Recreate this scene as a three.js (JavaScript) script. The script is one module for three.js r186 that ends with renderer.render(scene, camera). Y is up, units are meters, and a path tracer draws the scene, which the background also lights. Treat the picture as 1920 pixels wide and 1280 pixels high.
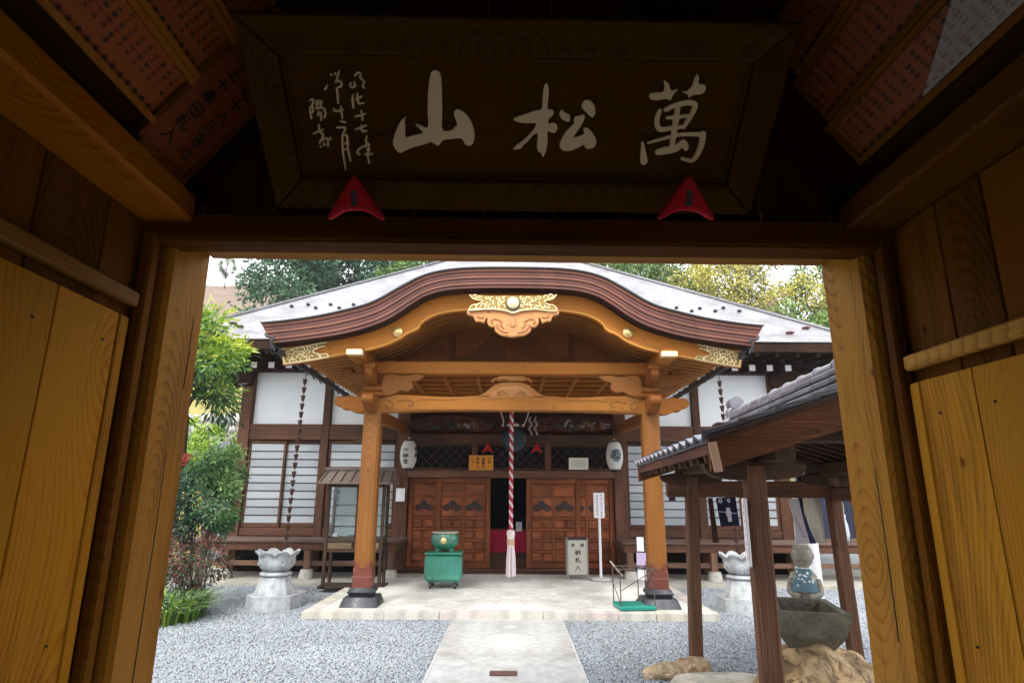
import * as THREE from 'three';
import { mergeGeometries, toCreasedNormals } from 'three/addons/utils/BufferGeometryUtils.js';

// ---------- camera, sky, sun, exposure ----------
const scene = new THREE.Scene();
const camera = new THREE.PerspectiveCamera(58.97, 1024 / 682, 0.05, 600);
camera.position.set(0, 1.6, 0);
camera.rotation.order = 'YXZ';
camera.rotation.set(14.13 * Math.PI / 180, 0, 0.35 * Math.PI / 180);
camera.updateMatrixWorld(true);
const renderer = new THREE.WebGLRenderer({ antialias: true });
renderer.toneMapping = THREE.LinearToneMapping;
renderer.toneMappingExposure = 1.97;
renderer.shadowMap.enabled = true;
{ // overcast sky: bright even cloud, a little brighter overhead
  const W = 256, H = 128, d = new Float32Array(W * H * 4);
  for (let y = 0; y < H; y++) for (let x = 0; x < W; x++) {
    const el = ((y + 0.5) / H - 0.5) * Math.PI, s = Math.max(0, Math.sin(el));
    const c = 0.03 * Math.sin(x / W * Math.PI * 6 + 3 * s) * Math.sin(s * 9 + x / W * Math.PI * 4);
    const L = el < 0 ? 0.5 : 1.5 * (1 + 0.7 * s) / 1.35 * (1 + c);
    const k = (y * W + x) * 4;
    d[k] = L * 0.985; d[k + 1] = L; d[k + 2] = L * 1.035; d[k + 3] = 1;
  }
  const t = new THREE.DataTexture(d, W, H, THREE.RGBAFormat, THREE.FloatType);
  t.mapping = THREE.EquirectangularReflectionMapping; t.magFilter = t.minFilter = THREE.LinearFilter; t.needsUpdate = true;
  scene.background = t; scene.environment = t;
}
const sun = new THREE.DirectionalLight(new THREE.Color(1, 0.95, 0.86), 1.3);
sun.position.set(-14, 34, 20); sun.target.position.set(0, 0, -8);
sun.castShadow = true; sun.shadow.radius = 30; sun.shadow.mapSize.set(2048, 2048);
Object.assign(sun.shadow.camera, { left: -30, right: 30, top: 30, bottom: -30, near: 1, far: 120 });
scene.add(sun, sun.target);

// ---------- helpers ----------
const F = 1132, PI = Math.PI, V3 = (x, y, z) => new THREE.Vector3(x, y, z);
function ray(px, py) { return V3((px - 960) / F, -(py - 640) / F, -1).transformDirection(camera.matrixWorld); }
function at(px, py, D) { const r = ray(px, py), k = D / -r.z; return V3(r.x * k, 1.6 + r.y * k, -D); }   // sighted point at ground distance D
function rng(seed) { let s = seed | 0; return () => { s = (s + 0x6d2b79f5) | 0; let t = Math.imul(s ^ (s >>> 15), 1 | s); t = (t + Math.imul(t ^ (t >>> 7), 61 | t)) ^ t; return ((t ^ (t >>> 14)) >>> 0) / 4294967296; }; }
scene.fog = new THREE.FogExp2(new THREE.Color(0.9, 0.94, 1.0), 0.0008);
const R = rng(11), rr = (a, b, r = R) => a + (b - a) * r();
function hash(x, y, s) { let h = Math.imul(x, 374761393) + Math.imul(y, 668265263) + Math.imul(s, 1274126177); h = Math.imul(h ^ (h >>> 13), 1274126177); return ((h ^ (h >>> 16)) >>> 0) / 4294967296; }
function vn(x, y, s = 0) { const xi = Math.floor(x), yi = Math.floor(y); let a = x - xi, b = y - yi; a = a * a * (3 - 2 * a); b = b * b * (3 - 2 * b); const h = (i, j) => hash(xi + i, yi + j, s); return (h(0, 0) * (1 - a) + h(1, 0) * a) * (1 - b) + (h(0, 1) * (1 - a) + h(1, 1) * a) * b; }
function fbm(x, y, s = 0, o = 4) { let v = 0, a = 0.5, t = 0; for (let i = 0; i < o; i++) { v += a * vn(x, y, s + i * 7); t += a; a *= 0.5; x *= 2.03; y *= 2.03; } return v / t; }
const clamp = THREE.MathUtils.clamp, lerp = THREE.MathUtils.lerp, sstep = THREE.MathUtils.smoothstep;

const used = new Map();
function numbered(n) { const k = used.get(n) || 0; used.set(n, k + 1); return k ? n + '_' + String(k).padStart(3, '0') : n; }
function tag(o, label, category, group) { o.userData.label = label; o.userData.category = category; if (group) o.userData.group = group; return o; }
function thing(name, label, category, pos = [0, 0, 0], ry = 0, group) {
  const o = new THREE.Group(); o.name = numbered(name); o.position.set(...pos); o.rotation.y = ry; scene.add(o);
  return tag(o, label, category, group);
}
function part(name, geo, m, parent, pos, rot) {
  const o = new THREE.Mesh(geo, m); o.name = name; o.castShadow = o.receiveShadow = true;
  if (pos) o.position.set(...pos); if (rot) o.rotation.set(...rot);
  parent.add(o); return o;
}
function solo(name, geo, m, label, category, group) { const o = part(numbered(name), geo, m, scene); return tag(o, label, category, group); }
function struct(name, geo, m, label) { const o = part(name, geo, m, scene); o.userData.kind = 'structure'; if (label) o.userData.label = label; return o; }
function copyOf(src, name, label, group, pos, ry) {
  const c = src.clone(); c.name = numbered(name); scene.add(c); c.userData = { ...src.userData, label };
  if (group) c.userData.group = group; if (pos) c.position.set(...pos); if (ry !== undefined) c.rotation.y = ry;
  return c;
}
// uv in metres: v runs along the grain axis, u across it
function grain(g, axis = 'y', k = true) {
  const p = g.attributes.position, n = g.attributes.normal, uv = new Float32Array(p.count * 2), ou = k ? rr(0, 7) : 0, ov = k ? rr(0, 9) : 0;
  for (let i = 0; i < p.count; i++) {
    const P = [p.getX(i), p.getY(i), p.getZ(i)], N = [Math.abs(n.getX(i)), Math.abs(n.getY(i)), Math.abs(n.getZ(i))];
    const a = axis === 'x' ? 0 : axis === 'y' ? 1 : 2, [b, c] = [0, 1, 2].filter((q) => q !== a);
    let u, v;
    if (N[a] > 0.75) { u = P[b]; v = P[c] * 0.3; } else { v = P[a]; u = N[b] > N[c] ? P[c] : P[b]; }
    uv[2 * i] = u + ou; uv[2 * i + 1] = v + ov;
  }
  g.setAttribute('uv', new THREE.BufferAttribute(uv, 2)); return g;
}
// chamfered box, flat shaded
function cb(w, h, d, c = 0.006, axis) {
  const H = [w / 2, h / 2, d / 2]; c = Math.min(c, ...H.map((x) => x * 0.8));
  const pos = [], vert = (s, a) => s.map((q, i) => q * (i === a ? H[i] : H[i] - c));
  const tri = (A, B, C) => {
    const n = [(B[1] - A[1]) * (C[2] - A[2]) - (B[2] - A[2]) * (C[1] - A[1]), (B[2] - A[2]) * (C[0] - A[0]) - (B[0] - A[0]) * (C[2] - A[2]), (B[0] - A[0]) * (C[1] - A[1]) - (B[1] - A[1]) * (C[0] - A[0])];
    const o = n[0] * (A[0] + B[0] + C[0]) + n[1] * (A[1] + B[1] + C[1]) + n[2] * (A[2] + B[2] + C[2]);
    pos.push(...A, ...(o > 0 ? B : C), ...(o > 0 ? C : B));
  };
  for (let a = 0; a < 3; a++) {
    const b = (a + 1) % 3, e = (a + 2) % 3;
    for (const s of [-1, 1]) {
      const q = (x, y) => { const t = [0, 0, 0]; t[a] = s; t[b] = x; t[e] = y; return vert(t, a); };
      tri(q(-1, -1), q(1, -1), q(1, 1)); tri(q(-1, -1), q(1, 1), q(-1, 1));
      for (const s2 of [-1, 1]) { // edge between faces a and b
        const t = (z, ax) => { const k = [0, 0, 0]; k[a] = s; k[b] = s2; k[e] = z; return vert(k, ax); };
        tri(t(-1, a), t(1, a), t(1, b)); tri(t(-1, a), t(1, b), t(-1, b));
      }
    }
  }
  for (const x of [-1, 1]) for (const y of [-1, 1]) for (const z of [-1, 1]) tri(vert([x, y, z], 0), vert([x, y, z], 1), vert([x, y, z], 2));
  const g = new THREE.BufferGeometry(); g.setAttribute('position', new THREE.Float32BufferAttribute(pos, 3)); g.computeVertexNormals();
  return grain(g, axis || (w >= h && w >= d ? 'x' : h >= d ? 'y' : 'z'));
}
function bx(w, h, d, axis) { return grain(new THREE.BoxGeometry(w, h, d).toNonIndexed(), axis || (w >= h && w >= d ? 'x' : h >= d ? 'y' : 'z')); }
const moved = (g, x, y, z) => g.translate(x, y, z);
// box between two corners
function span(x0, x1, y0, y1, z0, z1, c = 0.006, axis) { return cb(Math.abs(x1 - x0), Math.abs(y1 - y0), Math.abs(z1 - z0), c, axis).translate((x0 + x1) / 2, (y0 + y1) / 2, (z0 + z1) / 2); }
function bar(a, b, w, h = w, up = V3(0, 1, 0)) {   // a bar of w x h from point a to point b
  const d = b.clone().sub(a), L = d.length(), g = cb(w, h, L, Math.min(w, h) * 0.12, 'z');
  const m = new THREE.Matrix4().lookAt(a, b, Math.abs(d.y) / L > 0.98 ? V3(0, 0, 1) : up); m.setPosition(a.clone().add(b).multiplyScalar(0.5));
  return g.applyMatrix4(m);
}
function tube(pts, r, seg = 24, rad = 6, closed = false) { return new THREE.TubeGeometry(new THREE.CatmullRomCurve3(pts, closed), seg, r, rad, closed); }
function lathe(pts, seg = 32) { return new THREE.LatheGeometry(pts.map(([x, y]) => new THREE.Vector2(x, y)), seg); }
function poly(pts) { const s = new THREE.Shape(); pts.forEach(([x, y], i) => i ? s.lineTo(x, y) : s.moveTo(x, y)); s.closePath(); return s; }
function smoothPoly(pts, n = 4) { const c = new THREE.CatmullRomCurve3(pts.map(([x, y]) => V3(x, y, 0)), true, 'centripetal'); return poly(c.getPoints(pts.length * n).slice(0, -1).map((p) => [p.x, p.y])); }
function extr(shape, depth, bevel = 0, axis) {
  const g = new THREE.ExtrudeGeometry(shape, { depth: depth - 2 * bevel, bevelEnabled: bevel > 0, bevelThickness: bevel, bevelSize: bevel, bevelOffset: -bevel, bevelSegments: 2, curveSegments: 6 });
  g.translate(0, 0, bevel); return axis ? grain(g, axis) : g;
}
// prism between two matched polylines (x, y), from z0 (front) back to z1
function band(top, bot, zf, zb, crease = 0.5) {
  const n = top.length, pos = [], uv = []; let len = 0;
  const P = (p, z) => [p[0], p[1], z], quad = (a, b, c, d, u0, u1, v0, v1) => { pos.push(...a, ...b, ...c, ...a, ...c, ...d); uv.push(v0, u0, v0, u1, v1, u1, v0, u0, v1, u1, v1, u0); };
  for (let i = 0; i < n - 1; i++) {
    const t0 = top[i], t1 = top[i + 1], b0 = bot[i], b1 = bot[i + 1], l2 = len + Math.hypot(t1[0] - t0[0], t1[1] - t0[1]), h = t0[1] - b0[1], dz = zf - zb;
    quad(P(b0, zf), P(b1, zf), P(t1, zf), P(t0, zf), len, l2, 0, h);
    quad(P(b1, zb), P(b0, zb), P(t0, zb), P(t1, zb), l2, len, 0, h);
    quad(P(t0, zf), P(t1, zf), P(t1, zb), P(t0, zb), len, l2, 0, dz);
    quad(P(b0, zb), P(b1, zb), P(b1, zf), P(b0, zf), len, l2, 0, dz);
    len = l2;
  }
  const e = n - 1;
  quad(P(bot[0], zb), P(bot[0], zf), P(top[0], zf), P(top[0], zb), 0, 0.1, 0, 0.1);
  quad(P(bot[e], zf), P(bot[e], zb), P(top[e], zb), P(top[e], zf), 0, 0.1, 0, 0.1);
  const g = new THREE.BufferGeometry(); g.setAttribute('position', new THREE.Float32BufferAttribute(pos, 3)); g.setAttribute('uv', new THREE.Float32BufferAttribute(uv, 2));
  g.computeVertexNormals(); return crease ? toCreasedNormals(g, crease) : g;
}
function resample(pts, n) { const c = new THREE.CatmullRomCurve3(pts.map(([x, y]) => V3(x, y, 0)), false, 'centripetal'); return c.getSpacedPoints(n - 1).map((p) => [p.x, p.y]); }
function mirrored(pts) { return [...pts, ...pts.slice(0, -1).reverse().map(([x, y]) => [-x, y])]; }
// a brush stroke of changing width as an outline
function strokeShape(pts, w) {
  const c = new THREE.CatmullRomCurve3(pts.map(([x, y]) => V3(x, y, 0)), false, 'centripetal'), n = Math.max(6, pts.length * 5), L = [], Rr = [];
  for (let i = 0; i <= n; i++) {
    const t = i / n, p = c.getPoint(t), d = c.getTangent(t), k = (Array.isArray(w) ? lerp(w[0], w[1], t) : w * (0.8 + 0.2 * Math.sin(t * PI))) / 2;
    L.push([p.x - d.y * k, p.y + d.x * k]); Rr.push([p.x + d.y * k, p.y - d.x * k]);
    if (i === n) for (let a = 1; a < 5; a++) { const th = PI / 2 - a * PI / 5; L.push([p.x + k * (d.x * Math.cos(th) - d.y * Math.sin(th)), p.y + k * (d.y * Math.cos(th) + d.x * Math.sin(th))]); }
    if (i === 0) for (let a = 1; a < 5; a++) { const th = -PI / 2 - a * PI / 5; Rr.unshift([p.x + k * (d.x * Math.cos(th) - d.y * Math.sin(th)), p.y + k * (d.y * Math.cos(th) + d.x * Math.sin(th))]); }
  }
  return poly([...L, ...Rr.reverse()]);
}
function noisy(g, amp, freq, seed) {  // push vertices about, keeping shared ones together
  const p = g.attributes.position, v = V3();
  for (let i = 0; i < p.count; i++) {
    v.fromBufferAttribute(p, i);
    const n = (fbm(v.x * freq + v.z * freq * 0.7 + 31, v.y * freq + 17, seed) + fbm(v.z * freq + 71, v.x * freq - v.y * freq * 0.6 + 5, seed + 3) - 1) * amp, l = v.length() || 1;
    p.setXYZ(i, v.x * (1 + n / l), v.y * (1 + n / l), v.z * (1 + n / l));
  }
  g.computeVertexNormals(); return g;
}
function planar(g, k = 1) { // uv from position, for stone and plaster
  const p = g.attributes.position, n = g.attributes.normal, uv = new Float32Array(p.count * 2);
  for (let i = 0; i < p.count; i++) {
    const a = Math.abs(n.getX(i)), b = Math.abs(n.getY(i)), c = Math.abs(n.getZ(i)), x = p.getX(i), y = p.getY(i), z = p.getZ(i);
    const q = b > a && b > c ? [x, z] : a > c ? [z, y] : [x, y]; uv[2 * i] = q[0] * k; uv[2 * i + 1] = q[1] * k;
  }
  g.setAttribute('uv', new THREE.BufferAttribute(uv, 2)); return g;
}

// ---------- textures and materials ----------
function tex(w, h, fn, srgb = false, rep = null, wrap = THREE.MirroredRepeatWrapping) {
  const d = new Uint8Array(w * h * 4);
  for (let y = 0; y < h; y++) for (let x = 0; x < w; x++) { const c = fn(x / w, y / h), k = (y * w + x) * 4; for (let i = 0; i < 3; i++) d[k + i] = clamp((Array.isArray(c) ? c[i] : c) * 255, 0, 255); d[k + 3] = 255; }
  const t = new THREE.DataTexture(d, w, h); t.magFilter = THREE.LinearFilter; t.minFilter = THREE.LinearMipmapLinearFilter; t.generateMipmaps = true; t.wrapS = t.wrapT = wrap;
  if (srgb) t.colorSpace = THREE.SRGBColorSpace; if (rep) t.repeat.set(...rep); t.needsUpdate = true; return t;
}
// plain-sawn board: late-wood rings cut at a changing depth, fibres, a few knots
function woodValue(u, v, ring, s, arch) {
  const X = u * 0.6, Y = v * 2.4, cx = 0.30 + 0.07 * (fbm(Y * 0.7, 3, s) - 0.5);
  const dep = arch ? 0.012 + 0.21 * (0.5 - 0.5 * Math.cos(Y / 2.4 * PI * 2 + 1 + 1.2 * fbm(Y * 0.8, 2, s + 1, 2))) : 0.03 + 0.16 * fbm(Y * 0.55 + 9, 1, s + 1, 2), dx = X - cx;
  const r = Math.sqrt(dx * dx + dep * dep) + 0.006 * (fbm(X * 9, Y * 1.5, s + 2) - 0.5);
  const f = (r / ring) % 1, late = Math.pow(f, 3) * (1 - sstep(f, 0.93, 1));
  const fibre = fbm(X * 260, Y * 5, s + 3, 3), broad = fbm(X * 4, Y * 0.8, s + 4, 3);
  let k = 0; for (const [kx, ky] of [[0.12, 0.7], [0.47, 1.9]]) { const d = Math.hypot((X - kx) * 1.5, (Y - ky)) / 0.014; k += Math.exp(-d * d); }
  return { late, fibre, broad, k };
}
const WOOD = tex(512, 1024, (u, v) => { const w = woodValue(u, v, 0.0125, 5), a = 1.02 - 0.3 * w.late * (0.5 + w.broad) - 0.2 * (w.fibre - 0.3) - 0.28 * (w.broad - 0.45) - 0.5 * w.k; return [a, a * (1 - 0.09 * w.late - 0.2 * w.k), a * (1 - 0.2 * w.late - 0.3 * w.k)].map((x) => clamp(x, 0.1, 1)); }, true, [1 / 0.6, 1 / 2.4]);
const WOODP = tex(512, 1024, (u, v) => { const w = woodValue(u, v, 0.015, 15, true), a = 1.0 - 0.2 * w.late * (0.1 + 1.4 * fbm(u * 3, v * 4, 77, 3)) - 0.26 * (w.fibre - 0.35) - 0.5 * (w.broad - 0.45) - 0.3 * (fbm(u * 14, v * 3, 83, 4) - 0.5) - 0.4 * w.k; return [a, a * (1 - 0.1 * w.late - 0.2 * w.k - 0.1 * (w.broad - 0.4)), a * (1 - 0.25 * w.late - 0.3 * w.k)].map((x) => clamp(x, 0.1, 1)); }, true, [1 / 0.6, 1 / 2.4]);
const WOODOLD = tex(512, 1024, (u, v) => { const w = woodValue(u, v, 0.009, 25), a = 0.98 - 0.3 * w.late - 0.42 * (w.fibre - 0.3) - 0.5 * (w.broad - 0.4) - 0.3 * w.k; return [a, a * (0.98 + 0.06 * (w.broad - 0.5)), a * (0.96 + 0.1 * (w.broad - 0.5))].map((x) => clamp(x, 0.12, 1)); }, true, [1 / 0.6, 1 / 2.4]);
const WOODB = tex(512, 1024, (u, v) => { const w = woodValue(u, v, 0.0125, 5); return clamp(0.75 - 0.4 * w.late - 0.4 * (w.fibre - 0.4), 0, 1); }, false, [1 / 0.6, 1 / 2.4]);
const BLOTCH = tex(512, 512, (u, v) => { const a = fbm(u * 6, v * 6, 41, 5), b = fbm(u * 40, v * 40, 45, 3), c = fbm(u * 2.2, v * 2.2, 49, 3); return [0, 1, 2].map((i) => clamp(0.93 - 0.3 * (a - 0.45) - 0.16 * (b - 0.5) - 0.22 * (c - 0.5) - i * 0.02 * (a * 2 - 1), 0, 1)); }, true, [0.5, 0.5]);
const SPECK = tex(512, 512, (u, v) => { const a = vn(u * 190, v * 190, 61), b = vn(u * 90, v * 90, 63), c = fbm(u * 5, v * 5, 65, 4); return clamp(0.86 - 0.35 * (a > 0.72 ? 1 : 0) * b + 0.15 * (b - 0.5) - 0.35 * (c - 0.5), 0, 1); }, true, [1.6, 1.6]);
const ROCKT = tex(512, 512, (u, v) => { const a = fbm(u * 5, v * 5, 141, 6), b = fbm(u * 14 + a * 2, v * 14, 145, 4), c = Math.pow(1 - Math.abs(fbm(u * 7, v * 4, 149, 4) * 2 - 1), 8); const k = clamp(1.05 - 0.75 * (a - 0.35) - 0.4 * (b - 0.5) - 0.22 * c, 0.35, 1); return [k, k * (0.98 - 0.12 * (a - 0.4)), k * (0.95 - 0.35 * (a - 0.4))]; }, true, [1.1, 1.1]);
const ROCKB = tex(512, 512, (u, v) => clamp(fbm(u * 8, v * 8, 151, 6) - 0.5 * Math.pow(1 - Math.abs(fbm(u * 7, v * 4, 149, 4) * 2 - 1), 8), 0, 1), false, [1.1, 1.1]);
const ROUGHB = tex(512, 512, (u, v) => clamp(fbm(u * 24, v * 24, 71, 5), 0, 1), false, [1.3, 1.3]);
function M(color, o = {}) {
  const { map, bump, bs, rough = 0.7, ...rest } = o, m = new (rest.transmission || rest.clearcoat || rest.sheen || rest.specularIntensity !== undefined ? THREE.MeshPhysicalMaterial : THREE.MeshStandardMaterial)({ roughness: rough, ...rest });
  m.color.setRGB(...color); if (map) m.map = map; if (bump) { m.bumpMap = bump; m.bumpScale = bs || 0.002; } return m;
}
const wood = (c, o = {}) => M(c, { map: WOOD, bump: WOODB, bs: 0.0012, rough: 0.6, specularIntensity: 0.45, ...o }), plain = (c, o = {}) => wood(c, { map: WOODP, bump: null, specularIntensity: 0.25, ...o }), oldw = (c, o = {}) => M(c, { map: WOODOLD, bump: WOODB, bs: 0.0025, rough: 0.75, specularIntensity: 0.6, ...o });
const stone = (c, o = {}) => M(c, { map: SPECK, bump: ROUGHB, bs: 0.004, rough: 0.85, ...o });
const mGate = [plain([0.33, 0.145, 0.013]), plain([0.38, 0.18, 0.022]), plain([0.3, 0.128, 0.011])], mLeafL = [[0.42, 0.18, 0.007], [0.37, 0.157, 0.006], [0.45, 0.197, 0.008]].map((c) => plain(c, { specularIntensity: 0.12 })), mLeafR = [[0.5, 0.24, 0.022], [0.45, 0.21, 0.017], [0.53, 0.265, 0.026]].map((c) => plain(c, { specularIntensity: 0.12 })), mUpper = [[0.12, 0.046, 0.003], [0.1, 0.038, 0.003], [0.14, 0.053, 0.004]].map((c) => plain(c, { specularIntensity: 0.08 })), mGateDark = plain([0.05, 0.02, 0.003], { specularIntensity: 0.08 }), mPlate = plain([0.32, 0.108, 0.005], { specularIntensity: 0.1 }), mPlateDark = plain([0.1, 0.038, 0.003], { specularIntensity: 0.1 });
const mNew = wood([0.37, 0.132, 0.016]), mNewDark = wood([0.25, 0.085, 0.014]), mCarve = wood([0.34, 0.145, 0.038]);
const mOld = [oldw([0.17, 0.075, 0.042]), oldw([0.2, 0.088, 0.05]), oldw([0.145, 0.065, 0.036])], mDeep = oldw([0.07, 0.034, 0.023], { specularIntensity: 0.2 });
const mDoor = [oldw([0.46, 0.142, 0.054]), oldw([0.39, 0.117, 0.044])], mDeck = oldw([0.24, 0.15, 0.115]);
const mFascia = [M([0.2, 0.066, 0.036], { map: BLOTCH, rough: 0.55 }), M([0.15, 0.046, 0.034], { map: BLOTCH, rough: 0.55 })];
const mGold = M([0.86, 0.62, 0.24], { rough: 0.34, metalness: 0.75 }), mGoldPale = M([0.9, 0.74, 0.42], { rough: 0.4, metalness: 0.5 });
const mDark = M([0.016, 0.012, 0.011], { rough: 0.95, specularIntensity: 0.08 }), mBlack = M([0.02, 0.02, 0.022], { rough: 0.5 }), mIron = M([0.05, 0.05, 0.058], { rough: 0.45, metalness: 0.5 });
const mPlaster = M([0.86, 0.87, 0.87], { rough: 0.9, bump: ROUGHB, bs: 0.001 }), mPaper = M([0.82, 0.82, 0.8], { rough: 0.9 });
const mConc = M([0.7, 0.685, 0.64], { map: BLOTCH, bump: ROUGHB, bs: 0.003, rough: 0.9 }), mPath = M([0.47, 0.465, 0.45], { map: BLOTCH, bump: ROUGHB, bs: 0.003, rough: 0.9 });
const mGranite = stone([0.56, 0.58, 0.6]), mBlackStone = stone([0.075, 0.078, 0.088], { rough: 0.35 });
const mRed = M([0.4, 0.004, 0.01], { rough: 0.85 });

// ---------- lettering ----------
const K = {
  大: '1,4,9,4|5,1,5,4,1,9.5|5,4,9,9.5', 山: '5,1,5,8.5|1.5,4,1.5,8.5,8.5,8.5|8.5,4,8.5,8.5', 納: '3,1,1.5,3,3.5,3.2,1.2,5.5|1,5.5,4,5|2.6,5.2,2.6,9.5|1.5,6.5,1,8|3.4,6.5,4,8|5.2,3,5.2,9.5|5.2,3,9.2,3,9.2,9.5,8.5,9|7.2,1,7.2,4,5.8,7|7.2,4,8.6,7',
  札: '1,3.5,5,3.5|3,1,3,9.5|3,4,1,7|3,4,4.8,6.5|6.2,1,6.2,8.5,9.4,8.5,9.4,7', 入: '4,1.5,5.2,3.5,1,9.5|5,3.5,9.3,9.5', 奉: '2,2,8,2|2.5,3.6,7.5,3.6|1,5.2,9,5.2|5,.8,4.5,5,1.2,8.5|5.5,5.2,8.8,8.5|3.2,7,6.8,7|5,6,5,9.8',
  一: '1,5,9,5', 二: '2,3,8,3|1,8,9,8', 三: '2,2,8,2|2,5,8,5|1,8.5,9,8.5', 十: '1,5,9,5|5,1,5,9.5', 木: '1,3.5,9,3.5|5,1,5,9.5|5,3.5,1,8|5,3.5,9,8', 本: '1,3.5,9,3.5|5,1,5,9.5|5,3.5,1,8|5,3.5,9,8|3,7.5,7,7.5',
  田: '1.5,1.5,1.5,9,8.5,9,8.5,1.5,1.5,1.5|5,1.5,5,9|1.5,5.2,8.5,5.2', 中: '2,3,2,6.5,8,6.5,8,3,2,3|5,1,5,9.5', 川: '2,1,2,6,1,9.5|5,2,5,8|8,1,8,9.5', 日: '2.5,1.5,2.5,9,7.5,9,7.5,1.5,2.5,1.5|2.5,5,7.5,5', 月: '3,1.5,3,6,1.5,9.5|3,1.5,8,1.5,8,9.5,7,9|3,4,8,4|3,6.5,8,6.5',
  上: '5,1,5,9|5,4.5,8,4.5|1,9,9,9', 小: '5,1,5,9.5,4,9|2.5,4,1,7.5|7.5,4,9,7.5', 人: '5,1,4,5,1,9.5|4.8,3.5,9.3,9.5', 金: '5,.8,1,4.5|5,.8,9,4.5|3,4.2,7,4.2|2,6,8,6|5,4.2,5,9.3|2.8,7,3.4,8.5|7.2,7,6.5,8.5|1,9.3,9,9.3', 石: '1,2,9,2|4.5,2,1,7|3,5.5,3,9.3,8,9.3,8,5.5,3,5.5', 井: '1,3.5,9,3.5|1,6.5,9,6.5|3.5,1,3.5,6.5,2,9.5|6.5,1,6.5,9.5',
  村: '1,3.5,5,3.5|3,1,3,9.5|3,4,1,7|3,4,4.8,6.5|5.5,3.5,9.5,3.5|8,1,8,9.5,7,9|6,5.5,7,7', 吉: '1,2.5,9,2.5|5,.8,5,5|2,5,8,5|2.8,6.5,2.8,9.5,7.2,9.5,7.2,6.5,2.8,6.5', 高: '1,2,9,2|5,.8,5,2|3,3.2,3,5,7,5,7,3.2,3,3.2|1.8,9.5,1.8,6,8.2,6,8.2,9.5|3.8,7.2,3.8,9,6.2,9,6.2,7.2,3.8,7.2', 円: '2,9.5,2,1.5,8,1.5,8,9.5|5,1.5,5,5.5|2,5.5,8,5.5', 万: '1,2,9,2|4,2,4,5,1.5,9.5|3.5,4.8,8,4.8,7,9.5,6,9',
  師: '2.2,.8,1.6,2|1.3,2.2,1.3,9|1.3,2.2,4,2.2,4,4.6,1.3,4.6|1.3,6,4.2,6,4.2,9,1.3,9|5,1.5,9.4,1.5|7.2,1.5,7.2,9.8|5.2,8,5.2,3.6,9.2,3.6,9.2,8,8.6,7.7', 寺: '2,2,8,2|5,.8,5,4|1,4,9,4|1.5,6,8.5,6|6.5,5,6.5,9.5,5.5,9|3.5,7,4.5,8.3', 祈: '2.5,1,3.2,2|1,3,4.5,3,1,6.5|2.8,4.5,2.8,9.5|3.2,5.5,4.5,6.5|9,1.2,5.8,2.2,5.8,6,5,9.5|5.8,4.5,9.5,4.5|7.8,4.5,7.8,9.5', 水: '5,1,5,9.5,4,9|1,4,4,4,1,8.5|8.5,2.5,5.5,5|5.2,4.5,9,9', 手: '7.5,1,2.5,2|2,4,8,4|1,6,9,6|5,1.7,5,9.5,4,9.2', 火: '5,1,5,5,1.5,9.5|5,5,9,9.5|2.5,3,2,5.5|8,3,7,5.2', 心: '2,4.5,1,7|3.5,3,3.5,8,4.5,9,8,9,8.3,7|5,2.5,6,4|7.8,3.2,9,5', 堂: '3,1,3.6,2.2|5,.8,5,2.6|7,1,6.4,2.2|1.2,4.4,1.2,3,8.8,3,8.8,4.4|3.3,4.4,6.7,4.4,6.7,6,3.3,6,3.3,4.4|2.5,7.6,7.5,7.6|5,6,5,9.4|1,9.4,9,9.4',
};
const KS = Object.keys(K);
function glyph(c, ch, x, y, s, w, sx = 1) { // brush one character into a canvas, top left x, y
  c.lineWidth = w; c.lineCap = c.lineJoin = 'round';
  for (const st of K[ch].split('|')) { const n = st.split(',').map(Number); c.beginPath(); for (let i = 0; i < n.length; i += 2) { const X = x + n[i] * s * sx / 10, Y = y + n[i + 1] * s / 10; i ? c.lineTo(X, Y) : c.moveTo(X, Y); } c.stroke(); }
}
function canvasTex(w, h, draw) {
  const cv = document.createElement('canvas'); cv.width = w; cv.height = h; const c = cv.getContext('2d'); draw(c, w, h);
  const t = new THREE.CanvasTexture(cv); t.colorSpace = THREE.SRGBColorSpace; return t;
}
function column(c, text, x, y, s, w, step = 1.1) { [...text].forEach((ch, i) => K[ch] && glyph(c, ch, x, y + i * s * step, s, w)); }

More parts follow.
